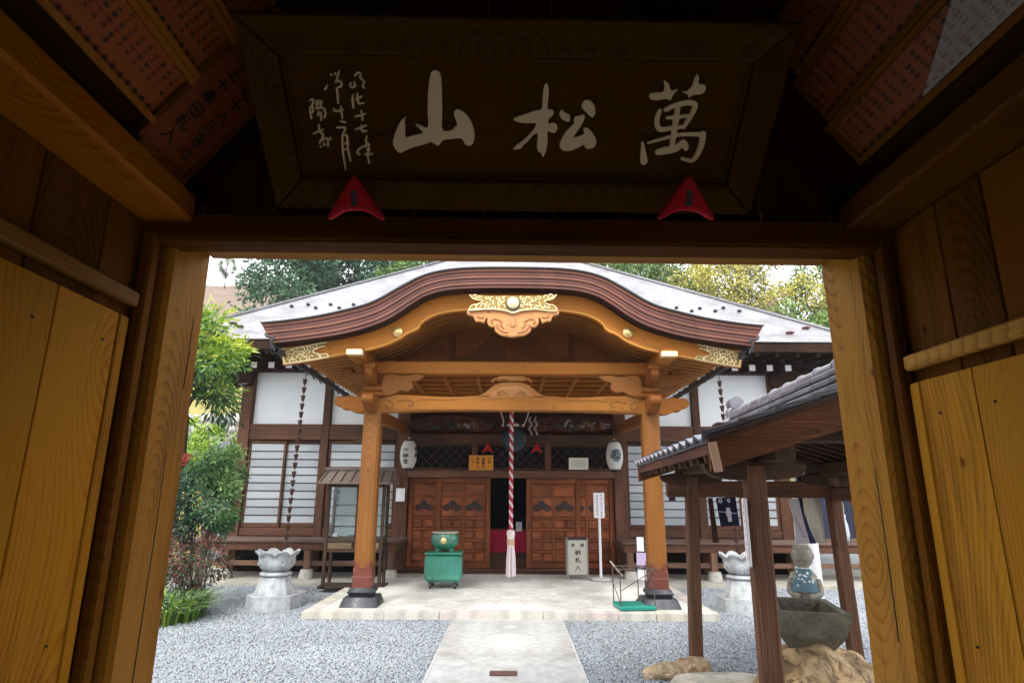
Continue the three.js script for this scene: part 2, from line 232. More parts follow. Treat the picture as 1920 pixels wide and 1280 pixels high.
// ---------- ground ----------
function hillH(x, z) {
  const D = -z;
  const left = sstep(-x, 4, 9), right = sstep(x, 7, 14);
  let h = Math.max(0, D - 23) * 0.44;
  const hl = Math.max(0, D - 13.2) * 0.30 + Math.max(0, D - 19.3) * 0.04 + Math.max(0, D - 30) * 0.16, hr = Math.max(0, D - 20) * 0.42;
  h = lerp(h, hl, left); h = lerp(h, hr, right);
  return h * (1 - 0.2 * sstep(D, 70, 110)) + (h > 0 ? (fbm(x * 0.25, z * 0.25, 91) - 0.5) * Math.min(0.7, h * 0.2) : 0) - 0.06;
}
struct('ground', planar(new THREE.PlaneGeometry(420, 420).rotateX(-PI / 2)), M([0.33, 0.345, 0.37], { map: SPECK, bump: ROUGHB, bs: 0.02, rough: 0.95 }));
{
  const g = new THREE.PlaneGeometry(240, 110, 160, 80).rotateX(-PI / 2); g.translate(0, 0, -67);
  const p = g.attributes.position, col = new Float32Array(p.count * 3);
  for (let i = 0; i < p.count; i++) {
    const x = p.getX(i), z = p.getZ(i); p.setY(i, hillH(x, z));
    const n = fbm(x * 0.35, z * 0.35, 95), t = fbm(x * 1.3, z * 3.1, 97), far = sstep(-z, 40, 60);
    const c = new THREE.Color(0.30 + 0.1 * n, 0.26 + 0.08 * t, 0.085).lerp(new THREE.Color(0.2, 0.14, 0.1), far).lerp(new THREE.Color(0.06, 0.075, 0.03), sstep(x, -6, 0) * 0.8);
    c.multiplyScalar(0.75 + 0.5 * t); col.set([c.r, c.g, c.b], i * 3);
  }
  g.setAttribute('color', new THREE.BufferAttribute(col, 3)); g.computeVertexNormals();
  struct('hill', planar(g), M([1, 1, 1], { vertexColors: true, rough: 0.95, bump: ROUGHB, bs: 0.06 }));
}
struct('path', (() => { const g = new THREE.PlaneGeometry(1.40, 6.9, 1, 1).rotateX(-PI / 2); return planar(g.translate(-0.035, 0.022, -5.0)); })(), mPath);
{ // flagstone joints worn into the path: slim slabs laid along it
  const p = part(numbered('path_kerb'), mergeGeometries([span(-0.757, -0.735, 0, 0.026, -8.42, -1.6, 0.004), span(0.665, 0.687, 0, 0.026, -8.42, -1.6, 0.004)]), mPath, scene); p.userData.kind = 'structure';
}
solo('paving_brick', span(-0.185, 0.065, 0, 0.034, -6.075, -5.94, 0.006), oldw([0.24, 0.12, 0.1]), 'small red-brown brick set into the middle of the grey path', 'brick');

// concrete apron of the hall, edged with stones
{
  const pl = thing('stone_platform', 'pale concrete platform edged with stones under the porch and veranda', 'platform', [0, 0, -10]);
  pl.userData = { kind: 'structure' };
  const Z = (o) => (o.position.z += 10, o);
  Z(part('slab', planar(span(-2.5, 2.5, 0, 0.1, -13.4, -8.66, 0.004)), mConc, pl));
  for (const s of [-1, 1]) Z(part('slab', planar(span(s * 2.71, s * 8, 0, 0.07, -13.4, -11.25, 0.004)), M([0.52, 0.49, 0.42], { map: BLOTCH, bump: ROUGHB, bs: 0.004, rough: 0.95 }), pl));
  const ms = [[0.58, 0.53, 0.44], [0.6, 0.52, 0.48], [0.57, 0.54, 0.48]].map((c) => M(c, { map: BLOTCH, bump: ROUGHB, bs: 0.006, rough: 0.95 })), r = rng(5);
  const edge = (x0, x1, z0, z1) => { const g = planar(noisy(new THREE.BoxGeometry(Math.abs(x1 - x0) - 0.006, 0.09, Math.abs(z1 - z0) - 0.012, 5, 1, 3), 0.012, 7, Math.floor(r() * 90))); Z(part('edge_stone', g, ms[Math.floor(r() * 3)], pl, [(x0 + x1) / 2, 0.052 + r() * 0.003, (z0 + z1) / 2])); };
  for (let x = -2.71; x < 2.68;) { const w = Math.min(rr(0.4, 0.75, r), 2.72 - x); edge(x, x + w, -8.66, -8.44); x += w; }
  for (const s of [-1, 1]) for (let z = -8.66; z > -11.2;) { const w = rr(0.34, 0.6, r); edge(s * 2.5, s * 2.71, z, z - w); z -= w; }
}
{ // loose gravel: countless grey stones over the court
  const g = new THREE.IcosahedronGeometry(1, 0), p = g.attributes.position, cache = new Map();
  for (let i = 0; i < p.count; i++) { const k = [p.getX(i), p.getY(i), p.getZ(i)].map((v) => v.toFixed(3)).join(); if (!cache.has(k)) cache.set(k, rr(0.75, 1.25)); const s = cache.get(k); p.setXYZ(i, p.getX(i) * s, p.getY(i) * s * 0.72, p.getZ(i) * s); }
  g.computeVertexNormals();
  const r = rng(77), N = 130000, im = new THREE.InstancedMesh(g, M([1, 1, 1], { rough: 0.9 }), N), m = new THREE.Matrix4(), q = new THREE.Quaternion(), e = new THREE.Euler(), c = new THREE.Color();
  let i = 0;
  while (i < N) {
    const x = rr(-6.2, 6.2, r), D = 5.3 + Math.pow(r(), 1.25) * 6.1;
    if (Math.abs(x + 0.035) < 0.66 + 0.09 * Math.sqrt(r()) || (Math.abs(x) < 2.72 && D > 8.42) || D > 11.27) continue;
    const s = rr(0.007, 0.0155, r) * (r() < 0.06 ? 1.35 : 1), n = fbm(x * 1.5, D * 1.5, 33);
    q.setFromEuler(e.set(r() * 6, r() * 6, r() * 6)); m.compose(V3(x, s * 0.35 + 0.004, -D), q, V3(s, s, s)); im.setMatrixAt(i, m);
    const b = (0.26 + 0.15 * r() * r() + 0.06 * r()) * (0.85 + 0.3 * n); c.setRGB(b * 0.92, b, b * 1.09); if (r() < 0.03) c.setRGB(b * 1.15, b * 1.02, b * 0.9); im.setColorAt(i, c); i++;
  }
  im.name = 'gravel'; im.castShadow = im.receiveShadow = true; im.userData = { kind: 'stuff', label: 'loose blue-grey gravel spread over the whole courtyard', category: 'gravel' }; scene.add(im);
}

// ---------- the main hall with its porch ----------
const hall = thing('temple_hall', 'wooden temple hall with curved-gable porch, white panels and grey hipped roof', 'temple', [0, 0, -12.8]);
const H = (name, g, m, parent) => { const o = part(name, g, m, parent || hall); if (!parent) o.position.z += 12.8; return o; };
const oldM = () => mOld[Math.floor(R() * 3)];
function hexa(P) { // eight corners: four front (bl br tr tl) then four back
  const f = [[0, 1, 2, 3], [5, 4, 7, 6], [4, 0, 3, 7], [1, 5, 6, 2], [3, 2, 6, 7], [4, 5, 1, 0]], pos = [];
  for (const [a, b, c, d] of f) pos.push(...P[a], ...P[b], ...P[c], ...P[a], ...P[c], ...P[d]);
  const g = new THREE.BufferGeometry(); g.setAttribute('position', new THREE.Float32BufferAttribute(pos, 3)); g.computeVertexNormals(); return planar(g);
}
{ // roof laid in courses
  const mRoof = [M([0.3, 0.294, 0.312], { map: BLOTCH, rough: 0.65 }), M([0.293, 0.288, 0.308], { map: BLOTCH, rough: 0.65 })], E = 7.0, D0 = 11.4, Y0 = 4.5, S = 0.72, st = 0.26;
  const roof = H('roof', hexa([[-1.7, 8.24, -16.6], [1.7, 8.24, -16.6], [1.7, 8.42, -16.6], [-1.7, 8.42, -16.6], [-1.7, 8.24, -17], [1.7, 8.24, -17], [1.7, 8.42, -17], [-1.7, 8.42, -17]]), mRoof[0]);
  for (let k = 0; k < 20; k++) {
    const t0 = k * st, t1 = t0 + st + 0.03, y0 = Y0 + S * t0, y1 = Y0 + S * t1 - 0.004, th = 0.002;
    part('roof_course', hexa([[-E + t0, y0 - 0.01, -D0 - t0], [E - t0, y0 - 0.01, -D0 - t0], [E - t0, y0 + th, -D0 - t0], [-E + t0, y0 + th, -D0 - t0], [-E + t1, y1 - 0.01, -D0 - t1], [E - t1, y1 - 0.01, -D0 - t1], [E - t1, y1 + 0.002, -D0 - t1], [-E + t1, y1 + 0.002, -D0 - t1]]), mRoof[k % 2], roof);
  }
  const side = (s) => { const a = [s * E, Y0 - 0.03, -D0], b = [s * E, Y0 - 0.03, -22.2], c = [s * (E - 5.2), Y0 - 0.03 + S * 5.2, -D0 - 5.2], d = [s * (E - 5.2), Y0 - 0.03 + S * 5.2, -17]; const up = (p) => [p[0], p[1] + 0.03, p[2]]; return hexa(s > 0 ? [a, b, up(b), up(a), c, d, up(d), up(c)] : [b, a, up(a), up(b), d, c, up(c), up(d)]); };
  part('roof_slope', side(1), mRoof[0], roof); part('roof_slope', side(-1), mRoof[0], roof);
  { const a = [-E, Y0, -22.2], b = [E, Y0, -22.2], c = [-1.8, 8.2, -17], d = [1.8, 8.2, -17], up = (p) => [p[0], p[1] + 0.03, p[2]]; part('roof_slope', hexa([b, a, up(a), up(b), d, c, up(c), up(d)]), mRoof[0], roof); }
  for (const s of [-1, 1]) part('hip_ridge', bar(V3(s * E, Y0 + 0.03, -D0), V3(s * 1.8, Y0 + S * 5.2 + 0.04, -16.6), 0.09, 0.045), mRoof[1], roof);
  // snow guards: small dark hooks
  const hook = new THREE.ConeGeometry(0.055, 0.07, 5).rotateX(-0.6), mh = M([0.06, 0.06, 0.075], { rough: 0.6 }), mr = M([0.22, 0.06, 0.05], { rough: 0.6 });
  const onRoof = (px, py) => { const r = ray(px, py), k = (Y0 + 0.03 - 1.6 - S * D0) / (r.y + S * r.z); return V3(r.x * k, 1.6 + r.y * k + 0.02, r.z * k); };
  for (const [px, py] of [[547, 574], [578, 571], [592, 577], [620, 571], [636, 577], [663, 571], [1268, 577], [1297, 583], [1312, 578], [1341, 583], [1356, 577], [1386, 583]]) { const p = onRoof(px, py); part('snow_guard', hook, mh, roof, [p.x, p.y, p.z]); }
  for (const [px, py] of [[437, 606], [449, 612], [1481, 624], [1511, 615]]) { const p = onRoof(px, py); part('snow_guard', hook, mr, roof, [p.x, p.y, p.z]).scale.set(2.0, 0.7, 1); }
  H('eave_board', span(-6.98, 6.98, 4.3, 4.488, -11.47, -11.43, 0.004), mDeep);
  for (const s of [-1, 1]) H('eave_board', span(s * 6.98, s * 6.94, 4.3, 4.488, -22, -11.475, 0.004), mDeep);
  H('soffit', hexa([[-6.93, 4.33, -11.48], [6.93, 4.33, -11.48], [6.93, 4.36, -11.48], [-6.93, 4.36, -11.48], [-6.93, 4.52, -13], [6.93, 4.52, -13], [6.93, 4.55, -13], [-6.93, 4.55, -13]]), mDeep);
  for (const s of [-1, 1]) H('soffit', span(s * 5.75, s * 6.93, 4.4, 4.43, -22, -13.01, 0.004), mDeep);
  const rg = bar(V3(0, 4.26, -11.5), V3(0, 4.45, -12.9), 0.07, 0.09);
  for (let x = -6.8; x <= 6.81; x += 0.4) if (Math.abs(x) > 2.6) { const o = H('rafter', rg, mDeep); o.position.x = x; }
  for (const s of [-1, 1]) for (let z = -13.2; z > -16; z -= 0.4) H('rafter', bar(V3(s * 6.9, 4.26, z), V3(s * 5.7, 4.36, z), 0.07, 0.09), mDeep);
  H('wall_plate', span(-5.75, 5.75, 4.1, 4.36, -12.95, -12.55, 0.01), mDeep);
  const be = cb(0.12, 0.12, 0.4, 0.01, 'z'), tip = cb(0.122, 0.122, 0.012, 0.003), mw = M([0.82, 0.8, 0.8], { rough: 0.8 });
  for (const s of [-1, 1]) for (const x of [3.4, 3.8, 4.2, 4.58, 4.94, 5.3, 5.68]) { const o = H('beam_end', be, mDeep); o.position.set(s * x, 4.13, 0.45); part('white_tip', tip, mw, o, [0, 0, 0.207]); }
  for (const s of [-1, 1]) { const o = H('bracket_arm', extr(smoothPoly([[0, 0], [0.62, 0], [0.62, -0.1], [0.5, -0.2], [0.36, -0.2], [0.22, -0.3], [0, -0.3]], 3), 0.16, 0.01, 'x'), mDeep); o.position.set(s * 5.5, 4.1, 0.12); if (s < 0) o.rotation.y = PI, o.position.z += 0.16; }
  for (const s of [-1, 1]) for (let k = 0; k < 4; k++) { const o = H('bracket_step', cb(0.3, 0.09, 0.2, 0.02, 'x'), mDeep); o.position.set(s * (5.82 + 0.14 * k), 3.82 + 0.09 * k, 0.05); }
}
{ // walls
  const W = -12.8;
  for (const s of [-1, 1]) {
    for (const [x, w] of [[2.25, 0.27], [3.89, 0.15], [5.6, 0.24]]) { H('post', span(s * (x - w / 2), s * (x + w / 2), 0.1, 4.1, W - 0.1, W + 0.12, 0.012, 'y'), oldM()); }
    for (const [a, b] of [[2.39, 3.81], [3.97, 5.475]]) {
      H('plaster_panel', planar(span(s * a, s * b, 2.99, 4.1, W - 0.06, W - 0.01, 0.003)), mPlaster);
      H('tie_beam', span(s * a, s * b, 2.66, 2.985, W - 0.06, W + 0.1, 0.012), oldM());
      H('sill', span(s * a, s * b, 0.75, 0.9, W - 0.06, W + 0.09, 0.01), oldM());
      H('wall_board', span(s * a, s * b, 0.76, 2.66, W - 0.14, W - 0.1, 0.003, 'x'), mDeep);
    }
    H('wall_board', span(s * 5.6, s * 5.66, 0.1, 4.1, -21.5, W - 0.1, 0.01, 'y'), mDeep);
  }
  // sliding windows: two sashes to a bay, each of ten panes between slats
  const pane = cb(0.66, 0.142, 0.008, 0.002), mPane = [0, 1, 2].map((i) => M([0.27 + 0.035 * i, 0.3 + 0.035 * i, 0.325 + 0.035 * i], { rough: 0.5, clearcoat: 1, clearcoatRoughness: 0.03 })), slat = cb(0.68, 0.016, 0.02, 0.003);
  for (const s of [-1, 1]) for (const [a, b, off] of [[2.39, 3.13, 0], [3.07, 3.81, 0.045], [3.97, 4.75, 0], [4.695, 5.475, 0.045]]) {
    const w = b - a, win = H('window', mergeGeometries([span(a, a + 0.05, 0.905, 2.65, 0, 0.035, 0.005), span(b - 0.05, b, 0.905, 2.65, 0, 0.035, 0.005), span(a + 0.051, b - 0.051, 0.905, 0.985, 0, 0.034, 0.005), span(a + 0.051, b - 0.051, 2.585, 2.65, 0, 0.034, 0.005)]), oldM());
    win.position.set(0, 0, 12.8 + W - 0.03 + off); if (s < 0) win.scale.x = -1;
    for (let k = 0; k < 10; k++) {
      const y = 0.985 + 0.16 * (k + 0.5); part('pane', pane, mPane[(k * 7 + Math.floor(a * 3)) % 3], win, [(a + b) / 2, y, 0.012], [rr(-0.012, 0.012), rr(-0.012, 0.012), 0]).scale.x = (w - 0.104) / 0.66;
      if (k) part('slat', slat, mOld[2], win, [(a + b) / 2, y - 0.08, 0.02]).scale.x = (w - 0.104) / 0.68;
    }
  }
  // door bay
  H('lintel', span(-2.11, 2.11, 1.905, 2.06, W - 0.05, W + 0.16, 0.012), oldw([0.27, 0.125, 0.075]));
  H('threshold', span(-2.11, 2.11, 0.1, 0.16, W - 0.12, W + 0.2, 0.012), mOld[1]); H('step_board', span(-2.3, 2.3, 0.1, 0.13, W + 0.205, W + 0.5, 0.008), mOld[2]);
  H('transom_beam', span(-2.11, 2.11, 2.6, 2.8, W - 0.05, W + 0.13, 0.012), mOld[2]);
  H('wall_board', span(-2.11, 2.11, 2.805, 4.1, W - 0.05, W + 0.03, 0.01), oldw([0.11, 0.036, 0.022], { specularIntensity: 0.15 }));
  for (const x of [-0.76, 0.76]) H('transom_post', span(x - 0.065, x + 0.065, 2.065, 2.595, W - 0.04, W + 0.1, 0.01, 'y'), oldw([0.25, 0.11, 0.06]));
  for (const [x0, x1] of [[-2.1, -0.83], [-0.69, 0.69], [0.83, 2.1]]) {
    const fr = H('transom', mergeGeometries([span(x0, x1, 2.065, 2.11, W, W + 0.05), span(x0, x1, 2.555, 2.595, W, W + 0.05)]), mOld[0]); fr.position.z = 12.8;
    const bars = [], n = Math.round((x1 - x0) / 0.2), y0 = 2.11, y1 = 2.555, h = y1 - y0;
    for (let k = -3; k < n + 1; k++) for (const dir of [1, -1]) {
      let a = x0 + k * 0.2, b = a + h; let ya = y0, yb = y1; if (a < x0) { ya += x0 - a; a = x0; } if (b > x1) { yb -= b - x1; b = x1; } if (b <= a + 0.03) continue;
      const f = (x) => dir > 0 ? x : x0 + x1 - x; bars.push(bar(V3(f(a), ya, W + 0.022 + 0.012 * dir), V3(f(b), yb, W + 0.022 + 0.012 * dir), 0.014, 0.01));
    }
    part('lattice', mergeGeometries(bars), oldw([0.13, 0.1, 0.09]), fr); H('transom_backing', span(x0, x1, 2.07, 2.59, W - 0.045, W - 0.03, 0.002), mDark);
  }
  // dark room behind the open doors
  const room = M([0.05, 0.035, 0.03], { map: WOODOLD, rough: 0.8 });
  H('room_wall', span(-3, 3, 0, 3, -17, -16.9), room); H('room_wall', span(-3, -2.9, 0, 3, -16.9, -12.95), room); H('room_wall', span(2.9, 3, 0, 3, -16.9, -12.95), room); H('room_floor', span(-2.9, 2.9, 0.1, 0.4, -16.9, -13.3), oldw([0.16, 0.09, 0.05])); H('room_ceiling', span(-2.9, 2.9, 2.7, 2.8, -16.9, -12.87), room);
  H('foundation', span(-5.7, 5.7, 0, 0.7, -21.5, -17.01), mDeep); for (const s of [-1, 1]) H('foundation', span(s * 2.4, s * 5.7, 0, 0.7, -17, -12.75), mDark);
  // sliding door leaves
  const emblem = (() => {
    const e = (x, y, a, b, d, rot = 0) => { const s = new THREE.Shape(); s.absellipse(x, y, a, b, 0, 2 * PI, false, rot); return extr(s, d, 0.003); };
    const curl = (s) => extr(strokeShape([[0.012 * s, -0.005], [0.05 * s, 0.012], [0.105 * s, 0.0], [0.118 * s, -0.035], [0.09 * s, -0.058], [0.055 * s, -0.05], [0.05 * s, -0.03]], 0.036), 0.011, 0.003);
    return mergeGeometries([e(0, 0.042, 0.05, 0.05, 0.014), e(-0.05, 0.008, 0.04, 0.032, 0.0125, 0.4), e(0.05, 0.008, 0.04, 0.032, 0.012, -0.4), curl(1), curl(-1), e(0, -0.03, 0.014, 0.03, 0.01)]);
  })();
  const mEmb = M([0.02, 0.011, 0.009], { rough: 0.6 });
  const leaf = (x0, x1, z, cols) => {
    const d = H('door', mergeGeometries([span(x0, x0 + 0.09, 0.165, 1.9, z - 0.02, z + 0.02, 0.005), span(x1 - 0.09, x1, 0.165, 1.9, z - 0.02, z + 0.02, 0.005), span(x0 + 0.091, x1 - 0.091, 1.8, 1.9, z - 0.02, z + 0.019, 0.005), span(x0 + 0.091, x1 - 0.091, 0.165, 0.26, z - 0.02, z + 0.019, 0.005), span(x0 + 0.091, x1 - 0.091, 0.27, 1.79, z - 0.02, z - 0.012, 0.002, 'y')]), mDoor[1]);
    d.position.z = 12.8; const w = (x1 - x0 - 0.18) / cols, ins = 0.016;
    for (let c = 0; c < cols; c++) {
      const cx = x0 + 0.09 + w * (c + 0.5);
      part('panel', cb(w - ins * 2 - 0.02, 0.2, 0.014, 0.005), mDoor[0], d, [cx, 1.66, z]);
      part('panel', cb(w - ins * 2, 0.36, 0.02, 0.008, 'y'), mDoor[0], d, [cx, 1.33, z + 0.003]); part('emblem', emblem, mEmb, d, [cx, 1.345, z + 0.015]).scale.set(1.35, 1.25, 1);
      for (let i = 0; i < 2; i++) for (let j = 0; j < 4; j++) part('panel', cb(w / 2 - 0.055, 0.15, 0.034, 0.018), mDoor[(i + j + c) % 2], d, [cx + (i - 0.5) * w / 2, 0.365 + j * 0.212, z + 0.0]);
      for (let j = 0; j < 5; j++) part('rail', cb(w - 0.03, 0.038, 0.03, 0.006), mDoor[1], d, [cx, 0.472 + j * 0.212 - (j === 4 ? 0.0 : 0.0), z + 0.004]).scale.y = j === 4 ? 1.3 : 1;
      if (c) part('mullion', cb(0.05, 1.5, 0.034, 0.006), mDoor[1], d, [x0 + 0.09 + w * c, 1.03, z + 0.003]);
    }
    part('pull', cb(0.02, 0.11, 0.012, 0.004), mBlack, d, [Math.abs(x1) < Math.abs(x0) ? x1 - 0.045 : x0 + 0.045, 0.98, z + 0.022]);
  };
  leaf(-1.52, -0.42, W + 0.06, 2); leaf(0.31, 1.41, W + 0.06, 2); leaf(-2.1, -1.0, W + 0.01, 2); leaf(0.98, 2.1, W + 0.01, 2);
}
{ // veranda: deck boards on posts with stone footings
  for (const s of [-1, 1]) {
    const x0 = 2.06, x1 = s < 0 ? 6.1 : 7.4;
    for (let k = 0; k < 6; k++) H('deck_board', span(s * x0, s * x1, 0.70, 0.742 - 0.0015 * (k % 2), -11.672 - k * 0.17, -11.835 - k * 0.17, 0.006, 'x'), [mDeck, oldw([0.28, 0.18, 0.15]), oldw([0.2, 0.125, 0.095])][k % 3]);
    H('deck_beam', span(s * (x0 + 0.03), s * (x1 - 0.03), 0.56, 0.698, -11.82, -11.71, 0.01), mOld[1]);
    H('lower_rail', span(s * (x0 + 0.05), s * (x1 - 0.1), 0.29, 0.38, -11.79, -11.745, 0.008), oldw([0.26, 0.15, 0.1]));
    for (const x of [2.2, 3.74, 5.25, 6.75]) if (x < x1) {
      H('veranda_post', span(s * (x - 0.06), s * (x + 0.06), 0.22, 0.56, -11.83, -11.7, 0.008, 'y'), oldw([0.28, 0.16, 0.1]));
      const f = H('footing_stone', planar(new THREE.CylinderGeometry(0.13, 0.17, 0.17, 4, 1).rotateY(PI / 4)), stone([0.6, 0.57, 0.5])); f.position.set(s * x, 0.15, 12.8 - 11.765);
    }
    H('end_board', span(s * (x0 - 0.012), s * (x0 + 0.02), 0.6, 0.7, -12.66, -11.7), mOld[0]);
  }
}
{ // porch: curved gable
  const T = [[492, 607], [536, 603], [599, 594], [652, 582.5], [692, 571.6], [717, 560.6], [739, 548], [764, 534], [792, 520], [824, 510.6], [867, 505], [911, 503.5], [963, 503.5]];
  const B = [[507, 641], [567, 634], [630, 625], [677, 614], [717, 600], [746, 584], [771, 567], [799, 551], [833, 541], [880, 537], [925, 536], [963, 536]];
  const L = [[533, 684], [617, 670], [677, 659], [717, 650], [749, 637], [767, 625], [786, 617], [793, 606], [817, 592], [849, 584.5], [880, 582], [963, 580]];
  const conv = (t, D) => { const c = at(963, 500, D).x, a = t.map(([x, y]) => { const p = at(x, y, D); return [p.x - c, p.y]; }); a[a.length - 1][0] = 0; return mirrored(a); };
  const N = 97, top = resample(conv(T, 7.9), N), bot = resample(conv(B, 7.9), N), DB = 8.24, low = resample(conv(L, DB), N);
  const f = (a, b, k) => a.map((p, i) => [lerp(p[0], b[i][0], k), lerp(p[1], b[i][1], k)]);
  for (let k = 0; k < 6; k++) H('eave_layer', band(f(top, bot, k / 6 + 0.004), f(top, bot, (k + 1) / 6 - 0.012), -7.9 - 0.014 * k - 0.006 * (k % 2), -8.22), mFascia[k % 2]);
  const lift = (a, d, sx = 1) => a.map(([x, y]) => [x * sx, y + d]);
  H('eave_backing', band(f(top, bot, 0.01), f(top, bot, 0.99), -8.0, -8.22), mDeep);
  H('roof_edge', band(lift(top, 0.022, 1.004), lift(top, 0.002), -7.87, -8.3), mBlack);
  { // sheet-metal roof over the porch: it curls up behind the eave, then runs back into the main roof
    const m = M([0.43, 0.43, 0.445], { map: BLOTCH, rough: 0.45 }), rows = [[7.88, 0.024], [7.93, 0.05], [8.1, 0.085], [8.5, 0.11], [9.5, 0.13], [11, 0.15], [13.9, 0.16]], pos = [], idx = [];
    for (const [D, d] of rows) top.forEach(([x, y]) => pos.push(x * 1.004, y + d, -D));
    for (let j = 0; j < rows.length - 1; j++) for (let i = 0; i < N - 1; i++) { const a = j * N + i; idx.push(a, a + 1, a + N, a + 1, a + N + 1, a + N); }
    const g = new THREE.BufferGeometry(); g.setAttribute('position', new THREE.Float32BufferAttribute(pos, 3)); g.setIndex(idx); g.computeVertexNormals(); H('porch_roof', planar(g), m);
  }
  const barge = H('bargeboard', band(f(bot, low, -0.15), low, -DB, -DB - 0.09), wood([0.5, 0.182, 0.02], { rough: 0.5 }));
  barge.position.z = 12.8;
  part('bargeboard_trim', band(f(bot, low, 0.9), f(bot, low, 1.012), -DB + 0.015, -DB), wood([0.64, 0.3, 0.06], { rough: 0.5 }), barge);
  // curved rafters behind it and the boards above them
  const und = lift(bot, -0.05, 0.985).slice(2, -2), und2 = lift(und, -0.075);
  const mRaf = wood([0.42, 0.17, 0.035]);
  for (let k = 0; k < 21; k++) { const D = 8.42 + k * 0.2; H('rafter', band(und, und2, -D, -D - 0.075), mRaf); }
  H('rafter_boards', band(lift(und, 0.03), lift(und, 0.004), -8.34, -12.6), mNewDark);
  // filigree gold fittings: plate with wavy outline and raised scrolls
  const gold = (pts, D, dep) => poly(pts.map(([x, y]) => { const p = at(x, y, D); return [p.x, p.y]; }));
  const mirrorX = (g) => { const c = g.clone(); c.scale(-1, 1, 1); const ix = c.index; if (ix) { for (let i = 0; i < ix.count; i += 3) { const a = ix.getX(i); ix.setX(i, ix.getX(i + 1)); ix.setX(i + 1, a); } } else for (const at_ of Object.values(c.attributes)) { const n = at_.itemSize, v = at_.array; for (let i = 0; i < at_.count; i += 3) for (let q = 0; q < n; q++) { const a = v[i * n + q]; v[i * n + q] = v[(i + 1) * n + q]; v[(i + 1) * n + q] = a; } } c.computeVertexNormals(); return c; };
  const z7 = (x, y) => [480 + x / 7.11, 580 + y / 7.11];
  const plateL = extr(gold([[335, 520], [470, 520], [600, 492], [700, 480], [800, 455], [940, 433], [915, 490], [850, 498], [790, 530], [735, 552], [760, 580], [830, 590], [880, 598], [930, 582], [975, 630], [700, 680], [380, 725]].map((p) => z7(...p)), DB - 0.01), 0.012).translate(0, 0, -DB + 0.008);
  const rimL = mergeGeometries([[[335, 520], [380, 720]], [[380, 722], [700, 678], [970, 630]], [[340, 522], [470, 522], [600, 494], [700, 482], [800, 458], [935, 436]], [[970, 628], [930, 586], [880, 600], [830, 592], [740, 556], [790, 532], [850, 500], [915, 488]]].map((l) => tube(l.map((p) => { const q = at(...z7(...p), DB - 0.03); return V3(q.x, q.y, -DB + 0.026); }), 0.011, 20, 5)));
  const scr = []; { const r = rng(9); for (const [x, y] of [[420, 580], [480, 565], [550, 545], [620, 535], [440, 650], [510, 635], [580, 615], [650, 600], [470, 690], [560, 675], [650, 655], [730, 640], [820, 630], [700, 510], [780, 490], [690, 560], [600, 580], [880, 620]]) { const q = at(...z7(x, y), DB - 0.03); scr.push(new THREE.TorusGeometry(rr(0.02, 0.034, r), 0.0085, 5, 10, rr(4, 5.8, r)).rotateZ(r() * 6).translate(q.x, q.y, -DB + 0.024)); } }
  const scrL = mergeGeometries(scr), mGoldDark = M([0.3, 0.2, 0.06], { rough: 0.5, metalness: 0.6 });
  const e1 = part('gold_fitting', plateL, mGoldDark, barge), e2 = part('gold_fitting', mirrorX(plateL), mGoldDark, barge);
  part('gold_fitting', mergeGeometries([rimL, scrL]), mGoldPale, barge); part('gold_fitting', mirrorX(mergeGeometries([rimL, scrL])), mGoldPale, barge);
  e1.userData.label = 'gold filigree plate on the left tip of the bargeboard'; e2.userData.label = 'gold filigree plate on the right tip of the bargeboard';
  for (const px of [[744, 620.5], [1178.5, 622]]) { const p = at(...px, DB - 0.06), d = part('gold_boss', lathe([[0, 0.05], [0.03, 0.048], [0.035, 0.038], [0.062, 0.028], [0.075, 0.01], [0.078, 0]], 24).rotateX(PI / 2), mGold, barge, [p.x, p.y, -DB + 0.016]); d.name = 'gold_boss'; }
  for (const s of [-1, 1]) { H('purlin', span(s * 2.07, s * 2.27, 3.4, 3.56, -12.6, -8.13, 0.012, 'z'), mNew); H('purlin_cap', span(s * 2.045, s * 2.265, 3.425, 3.5, -8.13, -8.02, 0.006), mGoldPale); H('purlin', span(s * 2.1, s * 2.24, 3.565, 3.72, -12.6, -8.4, 0.012, 'z'), mNewDark); }
  // centre: gold plate over a carved pendant
  const z5 = (x, y) => [840 + x / 5.333, 530 + y / 5.333], Dp = 8.0, loc = (x, y, D = Dp) => { const p = at(...z5(x, y), D); return [p.x, p.y]; };
  const pend = [[190, 275], [1110, 275], [1105, 318], [1070, 325], [1040, 345], [1030, 382], [985, 385], [942, 402], [925, 360], [905, 352], [912, 385], [890, 430], [850, 446], [830, 440], [832, 470], [815, 495], [760, 525], [700, 532], [640, 542], [580, 532], [535, 525], [485, 495], [466, 470], [468, 440], [455, 442], [410, 430], [390, 385], [396, 352], [378, 360], [360, 398], [315, 385], [275, 385], [258, 345], [230, 325], [195, 318]];
  const pg = H('pendant', extr(smoothPoly(pend.map((p) => loc(...p)), 2), 0.07, 0.014, 'x').translate(0, 0, -8.07), wood([0.68, 0.33, 0.13], { rough: 0.5 })); pg.position.z = 12.8;
  const cut = []; for (const s of [-1, 1]) { const X = (x) => 650 + s * (x - 650); for (const l of [[[745, 455], [770, 420], [760, 400], [800, 370], [850, 365], [870, 390], [850, 412]], [[700, 500], [760, 485], [800, 455], [820, 420]], [[940, 345], [980, 350], [1010, 335]]]) cut.push(tube(l.map(([x, y]) => { const p = loc(X(x), y); return V3(p[0], p[1], -7.998); }), 0.013, 16, 5)); }
  { const m = wood([0.5, 0.22, 0.1]); for (const c of cut) part('carved_scroll', c, m, pg); } { const p = loc(650, 395); part('carved_boss', new THREE.CapsuleGeometry(0.045, 0.07, 4, 10), wood([0.62, 0.3, 0.14]), pg, [p[0], p[1], -8.0]).scale.z = 0.4; }
